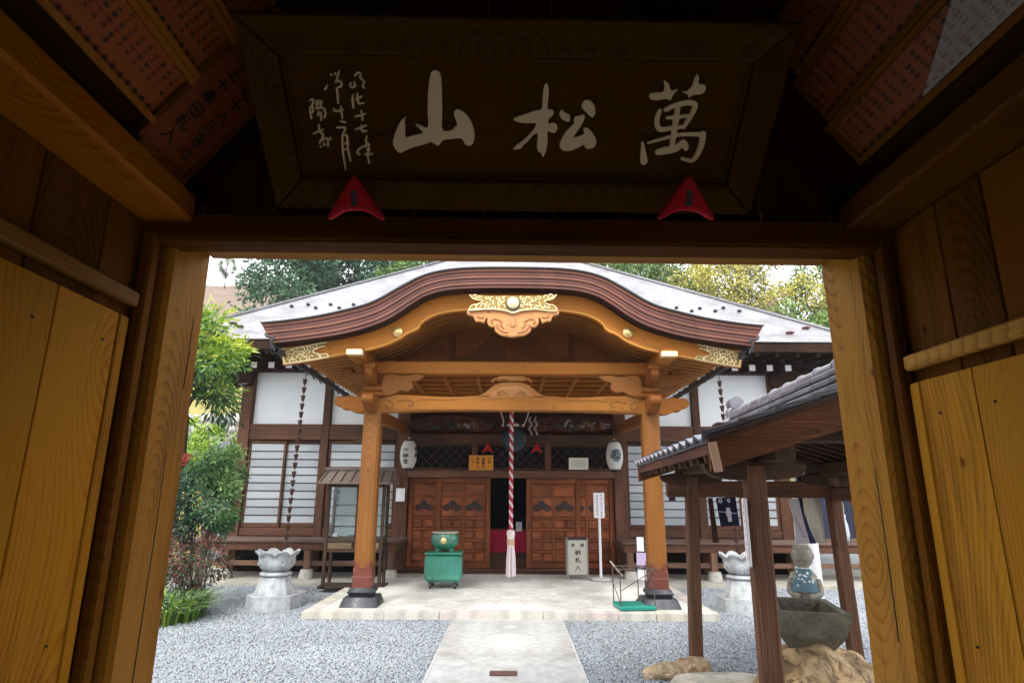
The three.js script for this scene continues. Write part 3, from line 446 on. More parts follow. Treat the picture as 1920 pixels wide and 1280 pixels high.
  const gp = [[215, 118], [400, 128], [900, 128], [1085, 118], [1050, 160], [960, 185], [1000, 215], [1060, 228], [1092, 275], [860, 264], [720, 280], [650, 302], [580, 280], [440, 264], [205, 275], [235, 228], [300, 212], [350, 185], [250, 158]];
  const gpl = part('gold_fitting', extr(poly(gp.map((p) => loc(...p, 7.97))), 0.015).translate(0, 0, -7.99), mGoldDark, pg); gpl.userData.label = 'gold filigree plate above the carved pendant';
  const sc2 = [tube(gp.slice(9, 15).map((p) => { const q = loc(...p, 7.97); return V3(q[0], q[1], -7.968); }), 0.014, 30, 5), tube(gp.slice(3, 10).map((p) => { const q = loc(...p, 7.97); return V3(q[0], q[1], -7.97); }), 0.009, 30, 5), tube([...gp.slice(14), gp[0]].map((p) => { const q = loc(...p, 7.97); return V3(q[0], q[1], -7.97); }), 0.009, 30, 5)];
  { const r = rng(21); for (const s of [-1, 1]) for (const [x, y] of [[560, 150], [500, 155], [440, 165], [520, 200], [460, 205], [400, 215], [350, 232], [300, 240], [560, 235], [490, 245], [420, 245], [540, 180], [390, 150], [320, 145], [270, 135]]) { const q = loc(650 + s * (x - 650), y, 7.97); sc2.push(new THREE.TorusGeometry(rr(0.018, 0.032, r), 0.009, 5, 10, rr(4, 5.8, r)).rotateZ(r() * 6).translate(q[0], q[1], -7.972)); } }
  part('gold_fitting', mergeGeometries(sc2), mGoldPale, pg);
  { const q = loc(650, 205, 7.96); part('black_disc', new THREE.CylinderGeometry(0.1, 0.1, 0.02, 24).rotateX(PI / 2), mBlack, pg, [q[0], q[1], -7.972]); part('gold_boss', lathe([[0, 0.03], [0.04, 0.028], [0.08, 0.012], [0.085, 0]], 24).rotateX(PI / 2), mGoldPale, pg, [q[0], q[1] + 0.01, -7.962]); }

  // gable infill, king post and strut
  const gz = -9.85, gi = und2.filter(([x]) => Math.abs(x) < 2.05).map(([x, y]) => [x, y - 0.005]);
  H('gable_board', extr(poly([[-2.05, 3.41], [2.05, 3.41], ...gi.slice().reverse()]), 0.04, 0, 'x').translate(0, 0, gz - 0.06), wood([0.42, 0.145, 0.028]));
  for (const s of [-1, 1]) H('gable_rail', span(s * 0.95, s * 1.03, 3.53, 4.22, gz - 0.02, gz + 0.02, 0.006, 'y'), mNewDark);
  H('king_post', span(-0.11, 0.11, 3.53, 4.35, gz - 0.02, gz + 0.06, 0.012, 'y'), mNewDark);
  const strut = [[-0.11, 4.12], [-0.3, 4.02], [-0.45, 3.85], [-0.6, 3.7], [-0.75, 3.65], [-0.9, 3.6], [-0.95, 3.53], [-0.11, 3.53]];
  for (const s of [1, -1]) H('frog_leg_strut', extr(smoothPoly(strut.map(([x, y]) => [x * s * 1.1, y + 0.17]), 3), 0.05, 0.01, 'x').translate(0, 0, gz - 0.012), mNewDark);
  H('gable_beam', span(-2.2, 2.2, 3.32, 3.52, -9.08, -8.86, 0.02), mNew);
  // coffered ceiling
  H('ceiling_board', span(-2.06, 2.06, 3.375, 3.395, -12.6, -9.1, 0.002, 'z'), wood([0.42, 0.16, 0.022]));
  for (let i = 0; i < 9; i++) H('ceiling_batten', span(-2.06 + i * 0.51 - 0.03 + (i ? 0 : 0.03), -2.06 + i * 0.51 + 0.03 - (i === 8 ? 0.03 : 0), 3.30, 3.374, -12.6, -9.1, 0.008, 'z'), mNew);
  for (let j = 0; j < 8; j++) H('ceiling_batten', span(-2.06, 2.06, 3.315, 3.373, -9.3 - j * 0.44, -9.35 - j * 0.44, 0.008, 'x'), mNew);
  // rainbow beam with carved scrolls, cloud noses outside the pillars
  const rb = H('rainbow_beam', extr(smoothPoly([[-2.1, 2.76], [-1.8, 2.755], [-1.2, 2.775], [0, 2.785], [1.2, 2.775], [1.8, 2.755], [2.1, 2.76], [2.1, 2.97], [1, 2.985], [0, 2.99], [-1, 2.985], [-2.1, 2.97]], 3), 0.2, 0.02, 'x').translate(0, 0, -9.07), wood([0.38, 0.145, 0.018], { rough: 0.5 })); rb.position.z = 12.8;
  const cv = []; for (const s of [-1, 1]) { cv.push(tube([[1.95, 2.92], [1.85, 2.93], [1.75, 2.88], [1.78, 2.82], [1.85, 2.83], [1.85, 2.87]].map(([x, y]) => V3(x * s, y, -8.868)), 0.012, 24, 5), tube([[1.7, 2.9], [1.55, 2.93], [1.45, 2.89], [1.48, 2.84], [1.53, 2.86]].map(([x, y]) => V3(x * s, y, -8.868)), 0.011, 20, 5), tube([[1.4, 2.92], [1.2, 2.94], [1.0, 2.93], [0.8, 2.945]].map(([x, y]) => V3(x * s, y, -8.868)), 0.007, 16, 5)); }
  { const m = wood([0.3, 0.13, 0.03]); for (const c of cv) part('carved_scroll', c, m, rb); } part('beam_groove', mergeGeometries([span(-2.08, 2.08, 2.793, 2.803, -8.872, -8.862, 0.002)]), wood([0.34, 0.16, 0.05]), rb);
  for (const s of [-1, 1]) {
    const X = s * 2.05, pil = H('porch_pillar', cb(0.25, 2.66, 0.25, 0.035, 'y'), wood([0.25, 0.1, 0.02], { rough: 0.5 })); pil.position.set(X, 1.645, 12.8 - 8.97);
    pil.userData.label = s < 0 ? 'left porch pillar beside the glass notice cabinet' : 'right porch pillar beside the metal rack';
    const sh = part('metal_shoe', cb(0.265, 0.3, 0.265, 0.03, 'y'), M([0.19, 0.055, 0.04], { rough: 0.35, metalness: 0.4 }), pil, [0, -1.2, 0]);
    part('metal_shoe', cb(0.269, 0.012, 0.269, 0.004), M([0.32, 0.14, 0.1], { rough: 0.4, metalness: 0.4 }), pil, [0, -1.17, 0]);
    const crown = extr(smoothPoly([[-0.14, 0], [0.14, 0], [0.14, 0.07], [0.1, 0.045], [0.075, 0.02], [0.05, 0.05], [0, 0.13], [-0.05, 0.05], [-0.075, 0.02], [-0.1, 0.045], [-0.14, 0.07]], 2), 0.006), crownD = extr(smoothPoly([[-0.1, 0], [0.1, 0], [0.1, 0.1], [0.07, 0.05], [0.035, 0.02], [0, -0.02], [-0.035, 0.02], [-0.07, 0.05], [-0.1, 0.1]], 2), 0.006);
    for (const [ry, x, z] of [[0, 0, 0.127], [PI / 2, 0.127, 0], [-PI / 2, -0.127, 0]]) part('shoe_crown', crownD, M([0.19, 0.055, 0.04], { rough: 0.35, metalness: 0.4 }), pil, [x, -1.052, z], [0, ry, 0]);
    const b1 = H('pillar_base', planar(new THREE.CylinderGeometry(0.3, 0.36, 0.12, 4, 1).rotateY(PI / 4)), mBlackStone); b1.position.set(X, 0.161, 12.8 - 8.97);
    const b2 = part('base_upper', planar(new THREE.CylinderGeometry(0.25, 0.2, 0.06, 4).rotateY(PI / 4)), mBlackStone, b1, [0, 0.091, 0]); part('base_upper', planar(new THREE.CylinderGeometry(0.21, 0.25, 0.055, 4).rotateY(PI / 4)), mBlackStone, b1, [0, 0.149, 0]);
    const nose = [[0, 0.02], [0.1, 0], [0.2, 0.02], [0.26, 0.05], [0.34, 0.05], [0.4, 0.1], [0.44, 0.1], [0.5, 0.16], [0.47, 0.23], [0.4, 0.25], [0.34, 0.24], [0.26, 0.26], [0.15, 0.24], [0, 0.24]];
    const n = H('beam_nose', extr(smoothPoly(nose.map(([x, y]) => [s * x * 0.95, y]), 3), 0.17, 0.02, 'x').translate(0, 0, -0.085), mNew); n.position.set(X + s * 0.115, 2.74, 12.8 - 8.97);
    const nf = H('beam_nose', extr(smoothPoly(nose.map(([x, y]) => [x * 0.7, y * 0.95]), 3), 0.17, 0.02, 'x').translate(0, 0, -0.085), mNewDark); nf.position.set(X, 2.74, 12.8 - 8.83); nf.rotation.y = -PI / 2;
    // bracket set
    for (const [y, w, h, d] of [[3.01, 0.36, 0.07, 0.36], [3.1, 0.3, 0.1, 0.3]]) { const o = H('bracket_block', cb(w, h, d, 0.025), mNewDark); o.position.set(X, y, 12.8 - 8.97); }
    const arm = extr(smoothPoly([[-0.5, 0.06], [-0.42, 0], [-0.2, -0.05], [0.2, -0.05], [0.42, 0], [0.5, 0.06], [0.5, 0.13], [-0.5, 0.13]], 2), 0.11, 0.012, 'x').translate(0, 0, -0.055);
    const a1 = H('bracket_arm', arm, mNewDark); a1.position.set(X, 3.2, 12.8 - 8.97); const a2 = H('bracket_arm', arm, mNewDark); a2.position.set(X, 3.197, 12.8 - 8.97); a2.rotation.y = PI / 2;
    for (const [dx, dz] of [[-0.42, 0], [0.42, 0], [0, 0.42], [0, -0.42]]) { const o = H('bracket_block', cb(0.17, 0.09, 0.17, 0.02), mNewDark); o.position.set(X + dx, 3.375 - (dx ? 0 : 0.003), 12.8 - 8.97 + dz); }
    const cloud = H('carved_cloud', extr(smoothPoly([[0, 0], [0.16, 0.01], [0.25, 0.06], [0.36, 0.05], [0.44, 0.12], [0.42, 0.19], [0.52, 0.22], [0.6, 0.29], [0.45, 0.31], [0.3, 0.29], [0, 0.3]].map(([x, y]) => [-s * x, y]), 3), 0.08, 0.015, 'x'), wood([0.26, 0.1, 0.02])); cloud.position.set(X - s * 0.15, 3.0, 12.8 - 8.9);
    H('tie_beam', bar(V3(s * 2.05, 2.72, -9.12), V3(s * 2.25, 2.92, -12.66), 0.14, 0.2), mNewDark);
    // side gutter with lacy hangers
    const gx = s * 3.2, gu = H('gutter', tube([V3(gx, 3.47, -7.95), V3(gx, 3.45, -10), V3(gx, 3.42, -12.3)], 0.045, 20, 8), mIron); gu.position.z = 12.8;
    for (let k = 0; k < 24; k++) part('gutter_bracket', new THREE.TorusGeometry(0.055, 0.011, 5, 10, 4.4), mIron, gu, [gx + s * 0.03, 3.47 - 0.002 * k + (k % 2) * 0.03, -8.0 - k * 0.18], [0.6, 0, k % 2]);
    part('gutter_hook', tube([V3(gx, 3.45, -7.93), V3(gx + s * 0.05, 3.55, -7.9), V3(gx + s * 0.02, 3.62, -7.9), V3(gx + s * 0.12, 3.64, -7.9), V3(gx + s * 0.14, 3.68, -7.9)], 0.016, 24, 6), mIron, gu);
  }
  const kaeru = H('frog_leg_strut', extr(smoothPoly([[-0.72, 3.0], [-0.62, 3.0], [-0.45, 3.03], [-0.35, 3.1], [-0.25, 3.18], [-0.12, 3.22], [0.12, 3.22], [0.25, 3.18], [0.35, 3.1], [0.45, 3.03], [0.62, 3.0], [0.72, 3.0], [0.66, 2.985], [-0.66, 2.985]], 2), 0.07, 0.015, 'x').translate(0, 0, -9.0), mCarve); kaeru.position.z = 12.8;
  part('carved_panel', extr(smoothPoly([[-0.34, 3.0], [-0.22, 3.12], [0, 3.17], [0.22, 3.12], [0.34, 3.0]], 3), 0.05, 0.012, 'x').translate(0, 0, -8.97), wood([0.4, 0.19, 0.065]), kaeru);
  for (const c of [-1, 1].flatMap((s) => [tube([[0.06, 3.02], [0.12, 3.07], [0.2, 3.06], [0.2, 3.02], [0.14, 3.03]].map(([x, y]) => V3(s * x, y, -8.918)), 0.01, 16, 5), tube([[0.3, 3.22], [0.24, 3.27], [0.16, 3.25], [0.14, 3.3]].map(([x, y]) => V3(s * x, y, -8.93)), 0.02, 16, 6)])) part('carved_scroll', c, mCarve, kaeru);
  const kb = H('bracket_block', cb(0.42, 0.09, 0.16, 0.02), mCarve); kb.position.set(0, 3.272, 12.8 - 8.97);
  // coloured carvings under the inner beam
  const cols = [[0.4, 0.36, 0.33], [0.3, 0.12, 0.06], [0.03, 0.05, 0.05], [0.22, 0.12, 0.03], [0.12, 0.02, 0.015], [0.06, 0.03, 0.02], [0.1, 0.03, 0.02]], r = rng(31);
  for (const s of [-1, 1]) {
    const dr = H('painted_carving', extr(smoothPoly([[-0.85, 2.9], [-0.6, 2.84], [-0.35, 2.88], [-0.1, 2.83], [0.2, 2.87], [0.5, 2.83], [0.85, 2.9], [0.85, 3.06], [-0.85, 3.06]], 3), 0.06, 0.012, 'x'), oldw([0.16, 0.05, 0.03])); dr.position.set(s * 1.25, 0.02, 12.8 - 12.66);
    for (let k = 0; k < 16; k++) { const x = -0.75 + k * 0.1, c = cols[Math.floor(r() * 7)], jx = () => rr(-0.06, 0.06, r); part('painted_scroll', tube([V3(x + jx(), 2.88 + r() * 0.1, 0.08), V3(x + 0.06 + jx(), 2.9 + r() * 0.16, 0.12), V3(x + 0.13 + jx(), 2.9 + r() * 0.14, 0.11), V3(x + 0.09 + jx() * 2, 2.87 + r() * 0.1, 0.1)], rr(0.014, 0.045, r), 14, 6), M(c.map((x) => x * 0.6), { rough: 0.6 }), dr); }
  }
}

// ---------- things in the court ----------
function basin(x, z, label) {
  const t = thing('lotus_basin', label, 'stone basin', [x, 0, z], x < 0 ? 0.2 : -0.3, 'stone lotus basins under the rain chains');
  part('base_slab', planar(toCreasedNormals(new THREE.CylinderGeometry(0.37, 0.38, 0.19, 8), 0.3)), mGranite, t, [0, 0.095, 0]);
  part('base_block', planar(toCreasedNormals(new THREE.CylinderGeometry(0.2, 0.28, 0.24, 8, 1), 0.3)), mGranite, t, [0, 0.311, 0]);
  part('base_collar', planar(lathe([[0.17, 0], [0.215, 0.015], [0.225, 0.04], [0.2, 0.06], [0.15, 0.07], [0, 0.07]], 32)), mGranite, t, [0, 0.43, 0]);
  const prof = [[0.13, 0.0], [0.19, 0.02], [0.235, 0.07], [0.25, 0.13], [0.25, 0.19], [0.262, 0.225], [0.3, 0.25], [0.285, 0.265], [0.24, 0.235], [0.225, 0.18], [0.2, 0.1], [0, 0.08]], n = 96, pos = [], idx = [];
  prof.forEach(([r, y], j) => { const k = sstep(j, 3.5, 6) * (1 - sstep(j, 8, 10)), pet = j > 0 && j < 5 ? 0.012 : 0; for (let i = 0; i <= n; i++) { const a = i / n * 2 * PI, w = Math.abs(Math.sin(a * 4)), rd = r + pet * (w - 0.5) + k * 0.035 * (w - 0.4), yy = y + k * 0.055 * (w - 0.5); pos.push(rd * Math.cos(a), yy, rd * Math.sin(a)); } });
  for (let j = 0; j < prof.length - 1; j++) for (let i = 0; i < n; i++) { const a = j * (n + 1) + i, b = a + n + 1; idx.push(a, b, a + 1, a + 1, b, b + 1); }
  const g = new THREE.BufferGeometry(); g.setAttribute('position', new THREE.Float32BufferAttribute(pos, 3)); g.setIndex(idx); g.computeVertexNormals();
  const b = part('bowl', planar(g), mGranite, t, [0, 0.5, 0]);
  for (let k = 0; k < 4; k++) { const a = k * PI / 2 + 0.4; part('carved_crest', tube([[0, 0.045], [0.035, 0.03], [0.04, -0.02], [0.012, -0.045], [-0.02, -0.02], [-0.005, 0.005]].map(([u, v]) => V3(u, v + 0.13, 0.249)), 0.012, 20, 5), mGranite, b, [0, 0, 0], [0, a, 0]); }
  return t;
}
basin(-3.38, -9.25, 'pale grey lotus-shaped stone basin left of the porch, under the left rain chain');
basin(3.32, -9.2, 'pale grey lotus-shaped stone basin right of the porch, behind the pavilion post');
function chain(x, z, label) {
  const t = thing('rain_chain', label, 'rain chain', [x, 0.84, z], 0, 'rain chains hanging from the porch gutters');
  const cup = lathe([[0.012, -0.05], [0.02, -0.045], [0.034, 0.03], [0.038, 0.04], [0.033, 0.04], [0.013, -0.03]], 12), link = tube([V3(0, -0.04, 0), V3(0.008, 0, 0), V3(0, 0.08, 0)], 0.006, 6, 5), m = M([0.07, 0.032, 0.028], { rough: 0.45, metalness: 0.5 });
  for (let k = 0; k < 20; k++) { const u = k / 20, px = -x / Math.abs(x) * -0.05 * (1 - 2 * u) * -1; part('cup', cup, m, t, [-Math.sign(x) * 0.07 * u, 2.56 * u, 0]); part('link', link, m, t, [-Math.sign(x) * 0.07 * u, 2.56 * u + 0.04, 0]); }
  return t;
}
chain(-3.3, -9.3, 'dark rain chain of small cups dropping to the left stone basin'); chain(3.3, -9.25, 'dark rain chain of small cups dropping to the right stone basin');

{ // incense burner on its wheeled stand
  const mg = M([0.045, 0.27, 0.19], { map: BLOTCH, rough: 0.35, clearcoat: 0.4 }), t = thing('burner_stand', 'green square wheeled stand below the incense bowl', 'stand', [-1.1, 0.1, -10.6]);
  part('cabinet', cb(0.6, 0.43, 0.5, 0.05), mg, t, [0, 0.315, 0]); part('top_slab', cb(0.62, 0.03, 0.52, 0.012), mg, t, [0, 0.545, 0]);
  for (const x of [-0.2, 0.2]) for (const z of [-0.16, 0.16]) { const w = part('wheel', new THREE.CylinderGeometry(0.045, 0.045, 0.035, 16).rotateZ(PI / 2), mBlack, t, [x, 0.045, z]); part('fork', cb(0.06, 0.04, 0.06, 0.006), mIron, t, [x, 0.085, z]); }
  const b = thing('incense_bowl', 'round green bronze incense bowl with a gold crest', 'incense burner', [-1.1, 0.66, -10.6]);
  part('bowl', lathe([[0, 0.04], [0.1, 0.04], [0.17, 0.06], [0.225, 0.13], [0.235, 0.2], [0.215, 0.265], [0.195, 0.285], [0.215, 0.295], [0.22, 0.31], [0.2, 0.312], [0.18, 0.28], [0.19, 0.2], [0, 0.19]], 48), M([0.035, 0.2, 0.13], { map: BLOTCH, rough: 0.3, clearcoat: 0.5 }), b);
  part('rim', new THREE.TorusGeometry(0.212, 0.012, 8, 40).rotateX(PI / 2), M([0.5, 0.4, 0.33], { rough: 0.5 }), b, [0, 0.305, 0]); part('ash', new THREE.CylinderGeometry(0.18, 0.18, 0.02, 32), M([0.4, 0.38, 0.36], { rough: 1 }), b, [0, 0.25, 0]);
  for (const a of [0.5, 2.6, 4.7]) part('foot', lathe([[0, 0], [0.04, 0], [0.045, 0.02], [0.03, 0.05], [0.05, 0.09]], 12), M([0.035, 0.2, 0.13], { rough: 0.35 }), b, [0.13 * Math.cos(a), 0, 0.13 * Math.sin(a)]);
  part('crest', lathe([[0, 0.016], [0.02, 0.014], [0.024, 0.006], [0.044, 0.005], [0.048, 0]], 20).rotateX(PI / 2), mGold, b, [0, 0.185, 0.232]);
}
{ // bell rope, gong, paper streamers, cushions
  const t = thing('bell_rope', 'thick twisted red and white bell rope ending in a white tassel', 'bell rope', [0, 0.2, -11.2]);
  const hel = (ph) => { const p = []; for (let i = 0; i <= 300; i++) { const y = 0.75 + i / 300 * 2.2, a = i / 300 * 2.2 * 2 * PI / 0.17 + ph; p.push(V3(Math.cos(a) * 0.018, y, Math.sin(a) * 0.018)); } return tube(p, 0.023, 900, 7); };
  part('red_strand', hel(0), M([0.42, 0.02, 0.045], { rough: 0.85 }), t); part('white_strand', hel(PI), M([0.78, 0.62, 0.6], { rough: 0.85 }), t);
  part('knot_cover', lathe([[0.03, 0.78], [0.07, 0.76], [0.075, 0.7], [0.06, 0.62], [0.065, 0.5], [0.05, 0.5]], 20), M([0.8, 0.66, 0.66], { rough: 0.8 }), t);
  part('tie_band', lathe([[0.068, 0.52], [0.07, 0.6], [0.066, 0.62]], 20), M([0.6, 0.36, 0.25], { rough: 0.8 }), t);
  const fr = []; const r = rng(3); for (let i = 0; i < 60; i++) { const a = r() * 6.28, q = Math.sqrt(r()); fr.push(tube([V3(Math.cos(a) * 0.05 * q, 0.52, Math.sin(a) * 0.05 * q), V3(Math.cos(a) * 0.075 * q, 0.3, Math.sin(a) * 0.075 * q), V3(Math.cos(a) * 0.085 * q, rr(-0.01, 0.03, r), Math.sin(a) * 0.085 * q)], 0.011, 6, 5)); }
  part('tassel', mergeGeometries(fr), M([0.8, 0.68, 0.7], { rough: 0.9 }), t);
  const g = thing('gong', 'dark round bronze gong hung above the doorway behind the rope', 'gong', [0.06, 2.62, -12.1]);
  part('drum', lathe([[0, 0.07], [0.12, 0.075], [0.2, 0.06], [0.25, 0.02], [0.25, -0.02], [0.2, -0.06], [0, -0.07]], 40).rotateX(PI / 2), M([0.035, 0.05, 0.06], { rough: 0.4, metalness: 0.7 }), g, [0, 0.02, 0]);
  part('dish', lathe([[0, 0.03], [0.09, 0.025], [0.125, 0.0], [0.12, -0.02], [0, -0.03]], 32), M([0.75, 0.74, 0.68], { rough: 0.3, metalness: 0.3 }), g, [-0.03, 0.29, 0.17]);
  for (const s of [-1, 1]) { part('cord', tube([V3(s * 0.2 - 0.03, 0.27, 0.17), V3(s * 0.22, 0.36, 0.15), V3(s * 0.3, 0.62, 0.1)], 0.012, 14, 6), M([0.6, 0.58, 0.54], { rough: 0.6 }), g); part('bead', new THREE.SphereGeometry(0.026, 12, 8), M([0.6, 0.5, 0.4], { rough: 0.4 }), g, [s * 0.2 - 0.03, 0.28, 0.17]); }
  const mStream = M([0.28, 0.25, 0.22], { rough: 0.9 }), zig = (x, lab) => { const q = thing('paper_streamer', lab, 'paper streamer', [x, 2.7, -12.05], 0, 'paper streamers beside the gong'); for (let k = 0; k < 4; k++) part('fold', cb(0.034, 0.1, 0.004, 0.001), mStream, q, [(k % 2) * 0.03, 0.34 - k * 0.09, k * 0.004], [0, 0.2, k % 2 ? 0.4 : -0.35]); };
  zig(0.36, 'white zigzag paper streamer hanging nearer the rope, right of the gong'); zig(0.47, 'white zigzag paper streamer hanging furthest right of the gong');
  for (const s of [-1, 1]) { const c = thing('red_cushion', s < 0 ? 'small red triangular cushion left of the bell rope under the hall beam' : 'small red triangular cushion right of the bell rope under the hall beam', 'cushion', [s * 0.5 + 0.02, 2.4, -12.55]); part('pad', extr(smoothPoly([[-0.12, 0], [0, 0.05], [0.12, 0], [0.06, 0.12], [0, 0.2], [-0.06, 0.12]], 3), 0.06, 0.02), mRed, c); part('eye', new THREE.SphereGeometry(0.012, 8, 6), mBlack, c, [0, 0.1, 0.06]); }
}
function lantern(x, label, draw) {
  const t = thing('paper_lantern', label, 'lantern', [x, 2.02, -12.1], 0);
  const pr = []; for (let i = 0; i <= 60; i++) { const u = i / 60, r = 0.165 * Math.pow(Math.max(0.02, Math.sin(PI * (0.1 + 0.8 * u))), 0.45) + 0.0035 * Math.sin(u * 60 * PI / 1.5); pr.push([r, 0.05 + u * 0.52]); }
  part('shade', lathe(pr, 40), M([0.8, 0.79, 0.76], { map: canvasTex(512, 384, (c, w, h) => { c.fillStyle = '#f2f2ee'; c.fillRect(0, 0, w, h); draw(c, w, h); c.strokeStyle = 'rgba(120,120,110,.25)'; c.lineWidth = 1; for (let y = 0; y < h; y += 9) { c.beginPath(); c.moveTo(0, y); c.lineTo(w, y); c.stroke(); } }), rough: 0.85, transmission: 0.25 }), t, [0, 0, 0], [0, 0, 0]);
  part('cap', lathe([[0, 0.06], [0.08, 0.05], [0.1, 0.0], [0, 0]], 24), mBlack, t, [0, 0.56, 0]); part('base_ring', lathe([[0, -0.03], [0.085, -0.03], [0.09, 0.03], [0, 0.03]], 24), mBlack, t, [0, 0.03, 0]);
  part('hanger', tube([V3(0, 0.6, 0), V3(0.004, 0.75, 0), V3(0, 0.95, 0)], 0.008, 8, 6), mIron, t); part('knob', new THREE.SphereGeometry(0.02, 10, 8), mGoldPale, t, [0, 0.63, 0]);
}
// the lathe seam faces +z: u = 0 there, so the lettering straddles the seam
lantern(-2.03, 'white paper lantern with grey-black characters, left of the hall doors', (c, w, h) => { c.strokeStyle = '#4a5a60'; for (const x of [-34, w - 34]) { '大師堂'.split('').forEach((ch, i) => glyph(c, ch, x - 12, 92 + i * 82, 66, 10, 0.9)); } c.strokeStyle = '#2c2c2e'; '奉納'.split('').forEach((ch, i) => glyph(c, ch, 78, 76 + i * 82, 74, 13, 0.8)); });
lantern(2.04, 'white paper lantern with a grey leaf crest, right of the hall doors', (c, w, h) => { const r = rng(44); for (const x0 of [0, w]) for (let i = 0; i < 60; i++) { const a = r() * 6.28, q = Math.sqrt(r()); c.fillStyle = ['#5d6a72', '#74858a', '#4a545b', '#8b9a9c'][i % 4]; c.beginPath(); c.ellipse(x0 + Math.cos(a) * 48 * q, 190 + Math.sin(a) * 88 * q, 13, 17, a, 0, 7); c.fill(); } });

{ // writing on boards and notices
  const t = thing('talisman_box', 'grey box-sign lettered for returned talismans, standing before the right doors', 'box sign', [1.22, 0.1, -11.75], 0);
  const face = canvasTex(256, 460, (c, w, h) => { c.fillStyle = '#c3beb0'; c.fillRect(0, 0, w, h); for (let i = 0; i < 900; i++) { c.fillStyle = `rgba(${90 + 80 * R()},${85 + 80 * R()},${70 + 70 * R()},.06)`; c.fillRect(R() * w, R() * h, 2 + R() * 10, 1 + R() * 4); } c.strokeStyle = '#26221e'; glyph(c, '奉', 38, 34, 56, 7); glyph(c, '納', 165, 34, 56, 7); glyph(c, '納', 88, 118, 84, 10); glyph(c, '札', 88, 222, 84, 10); glyph(c, '入', 88, 328, 84, 10); });
  part('cabinet', cb(0.36, 0.6, 0.26, 0.012), M([0.42, 0.4, 0.35], { rough: 0.7 }), t, [0, 0.38, 0]); part('face', new THREE.PlaneGeometry(0.335, 0.585), M([0.85, 0.85, 0.85], { map: face, rough: 0.7 }), t, [0, 0.38, 0.133]); part('lid', cb(0.38, 0.03, 0.28, 0.008), mIron, t, [0, 0.7, 0]);
  for (const x of [-0.17, 0.17]) for (const z of [-0.11, 0.11]) part('leg', cb(0.025, 0.72, 0.025, 0.003), M([0.25, 0.24, 0.22], { rough: 0.6 }), t, [x * 1.07, 0.36, z * 1.15]);
  const s = thing('sign_stand', 'white sign plate on a white pole with a round base', 'sign', [1.62, 0.1, -11.5]);
  const pl = canvasTex(160, 360, (c, w, h) => { c.fillStyle = '#f4f0f4'; c.fillRect(0, 0, w, h); c.strokeStyle = '#6a6070'; column(c, '手水上大小人木本', 96, 16, 38, 4); c.strokeStyle = '#77707c'; column(c, '日月中川田石山', 30, 30, 38, 5, 1.14); });
  part('plate', cb(0.2, 0.45, 0.02, 0.006), mPaper, s, [0, 1.3, 0]); part('print', new THREE.PlaneGeometry(0.19, 0.44), M([0.85, 0.85, 0.85], { map: pl, rough: 0.6 }), s, [0, 1.3, 0.013]); part('plate_cap', cb(0.13, 0.02, 0.03, 0.004), mBlack, s, [0, 1.536, 0]);
  part('pole', new THREE.CylinderGeometry(0.024, 0.024, 1.06, 16), M([0.75, 0.72, 0.74], { rough: 0.5 }), s, [0, 0.54, 0]); part('base', lathe([[0, 0.06], [0.15, 0.05], [0.175, 0.03], [0.175, 0], [0, 0]], 32), M([0.48, 0.47, 0.46], { rough: 0.7 }), s);
  const y = thing('yellow_board', 'orange-yellow wooden board with black characters above the doors', 'sign', [-0.62, 2.06, -12.63]);
  part('board', cb(0.5, 0.3, 0.025, 0.006, 'x'), M([0.72, 0.33, 0.03], { rough: 0.6 }), y, [0, 0.15, 0]); part('print', new THREE.PlaneGeometry(0.48, 0.28), M([1, 1, 1], { map: canvasTex(384, 224, (c, w, h) => { c.fillStyle = '#d88a1c'; c.fillRect(0, 0, w, h); for (let i = 0; i < 40; i++) { c.fillStyle = 'rgba(120,60,0,.08)'; c.fillRect(0, R() * h, w, 1 + R() * 3); } c.strokeStyle = '#2c1405'; column(c, '三吉', 300, 24, 48, 6); column(c, '金高大', 200, 20, 60, 8); column(c, '奉寺火', 108, 20, 58, 7); column(c, '人心', 36, 34, 40, 5); }), rough: 0.6 }), y, [0, 0.15, 0.0145]);
  const w = thing('framed_notice', 'small white framed notice standing on the lintel at the right', 'notice', [1.38, 2.07, -12.6]);
  part('frame', cb(0.4, 0.24, 0.02, 0.005), M([0.7, 0.66, 0.5], { rough: 0.6 }), w, [0, 0.13, 0], [0.12, 0, 0]); part('paper', new THREE.PlaneGeometry(0.35, 0.19), M([0.9, 0.9, 0.9], { map: canvasTex(256, 140, (c, W, h) => { c.fillStyle = '#dcdccf'; c.fillRect(0, 0, W, h); c.strokeStyle = '#77756a'; const r = rng(8); for (let x = 30; x < 220; x += 15) column(c, [...Array(8)].map(() => KS[Math.floor(r() * KS.length)]).join(''), x, 18, 11, 1.2, 1.1); }), rough: 0.6 }), w, [0, 0.13, 0.0125], [0.12, 0, 0]);
  const sheet = (name, lab, p, w2, h2, lines) => { const q = thing(name, lab, 'notice', p); part('paper', cb(w2, h2, 0.004, 0.001), M([0.85, 0.86, 0.88], { rough: 0.8 }), q); if (lines) part('print', new THREE.PlaneGeometry(w2 * 0.92, h2 * 0.94), M([1, 1, 1], { map: canvasTex(96, 128, (c, W, h) => { c.fillStyle = '#e4e4e4'; c.fillRect(0, 0, W, h); c.strokeStyle = '#555'; const r = rng(lines); for (let x = 8; x < 84; x += 13) column(c, [...Array(9)].map(() => KS[Math.floor(r() * KS.length)]).join(''), x, 8, 10, 1.3, 1.15); }), rough: 0.7 }), q, [0, 0, 0.004]); };
  sheet('paper_notice', 'plain white paper notice pinned to the post left of the doors', [-2.25, 1.56, -12.655], 0.18, 0.26, 0); sheet('paper_notice', 'small printed grey notice inside the open doorway', [0.17, 0.93, -13.2], 0.12, 0.18, 5);
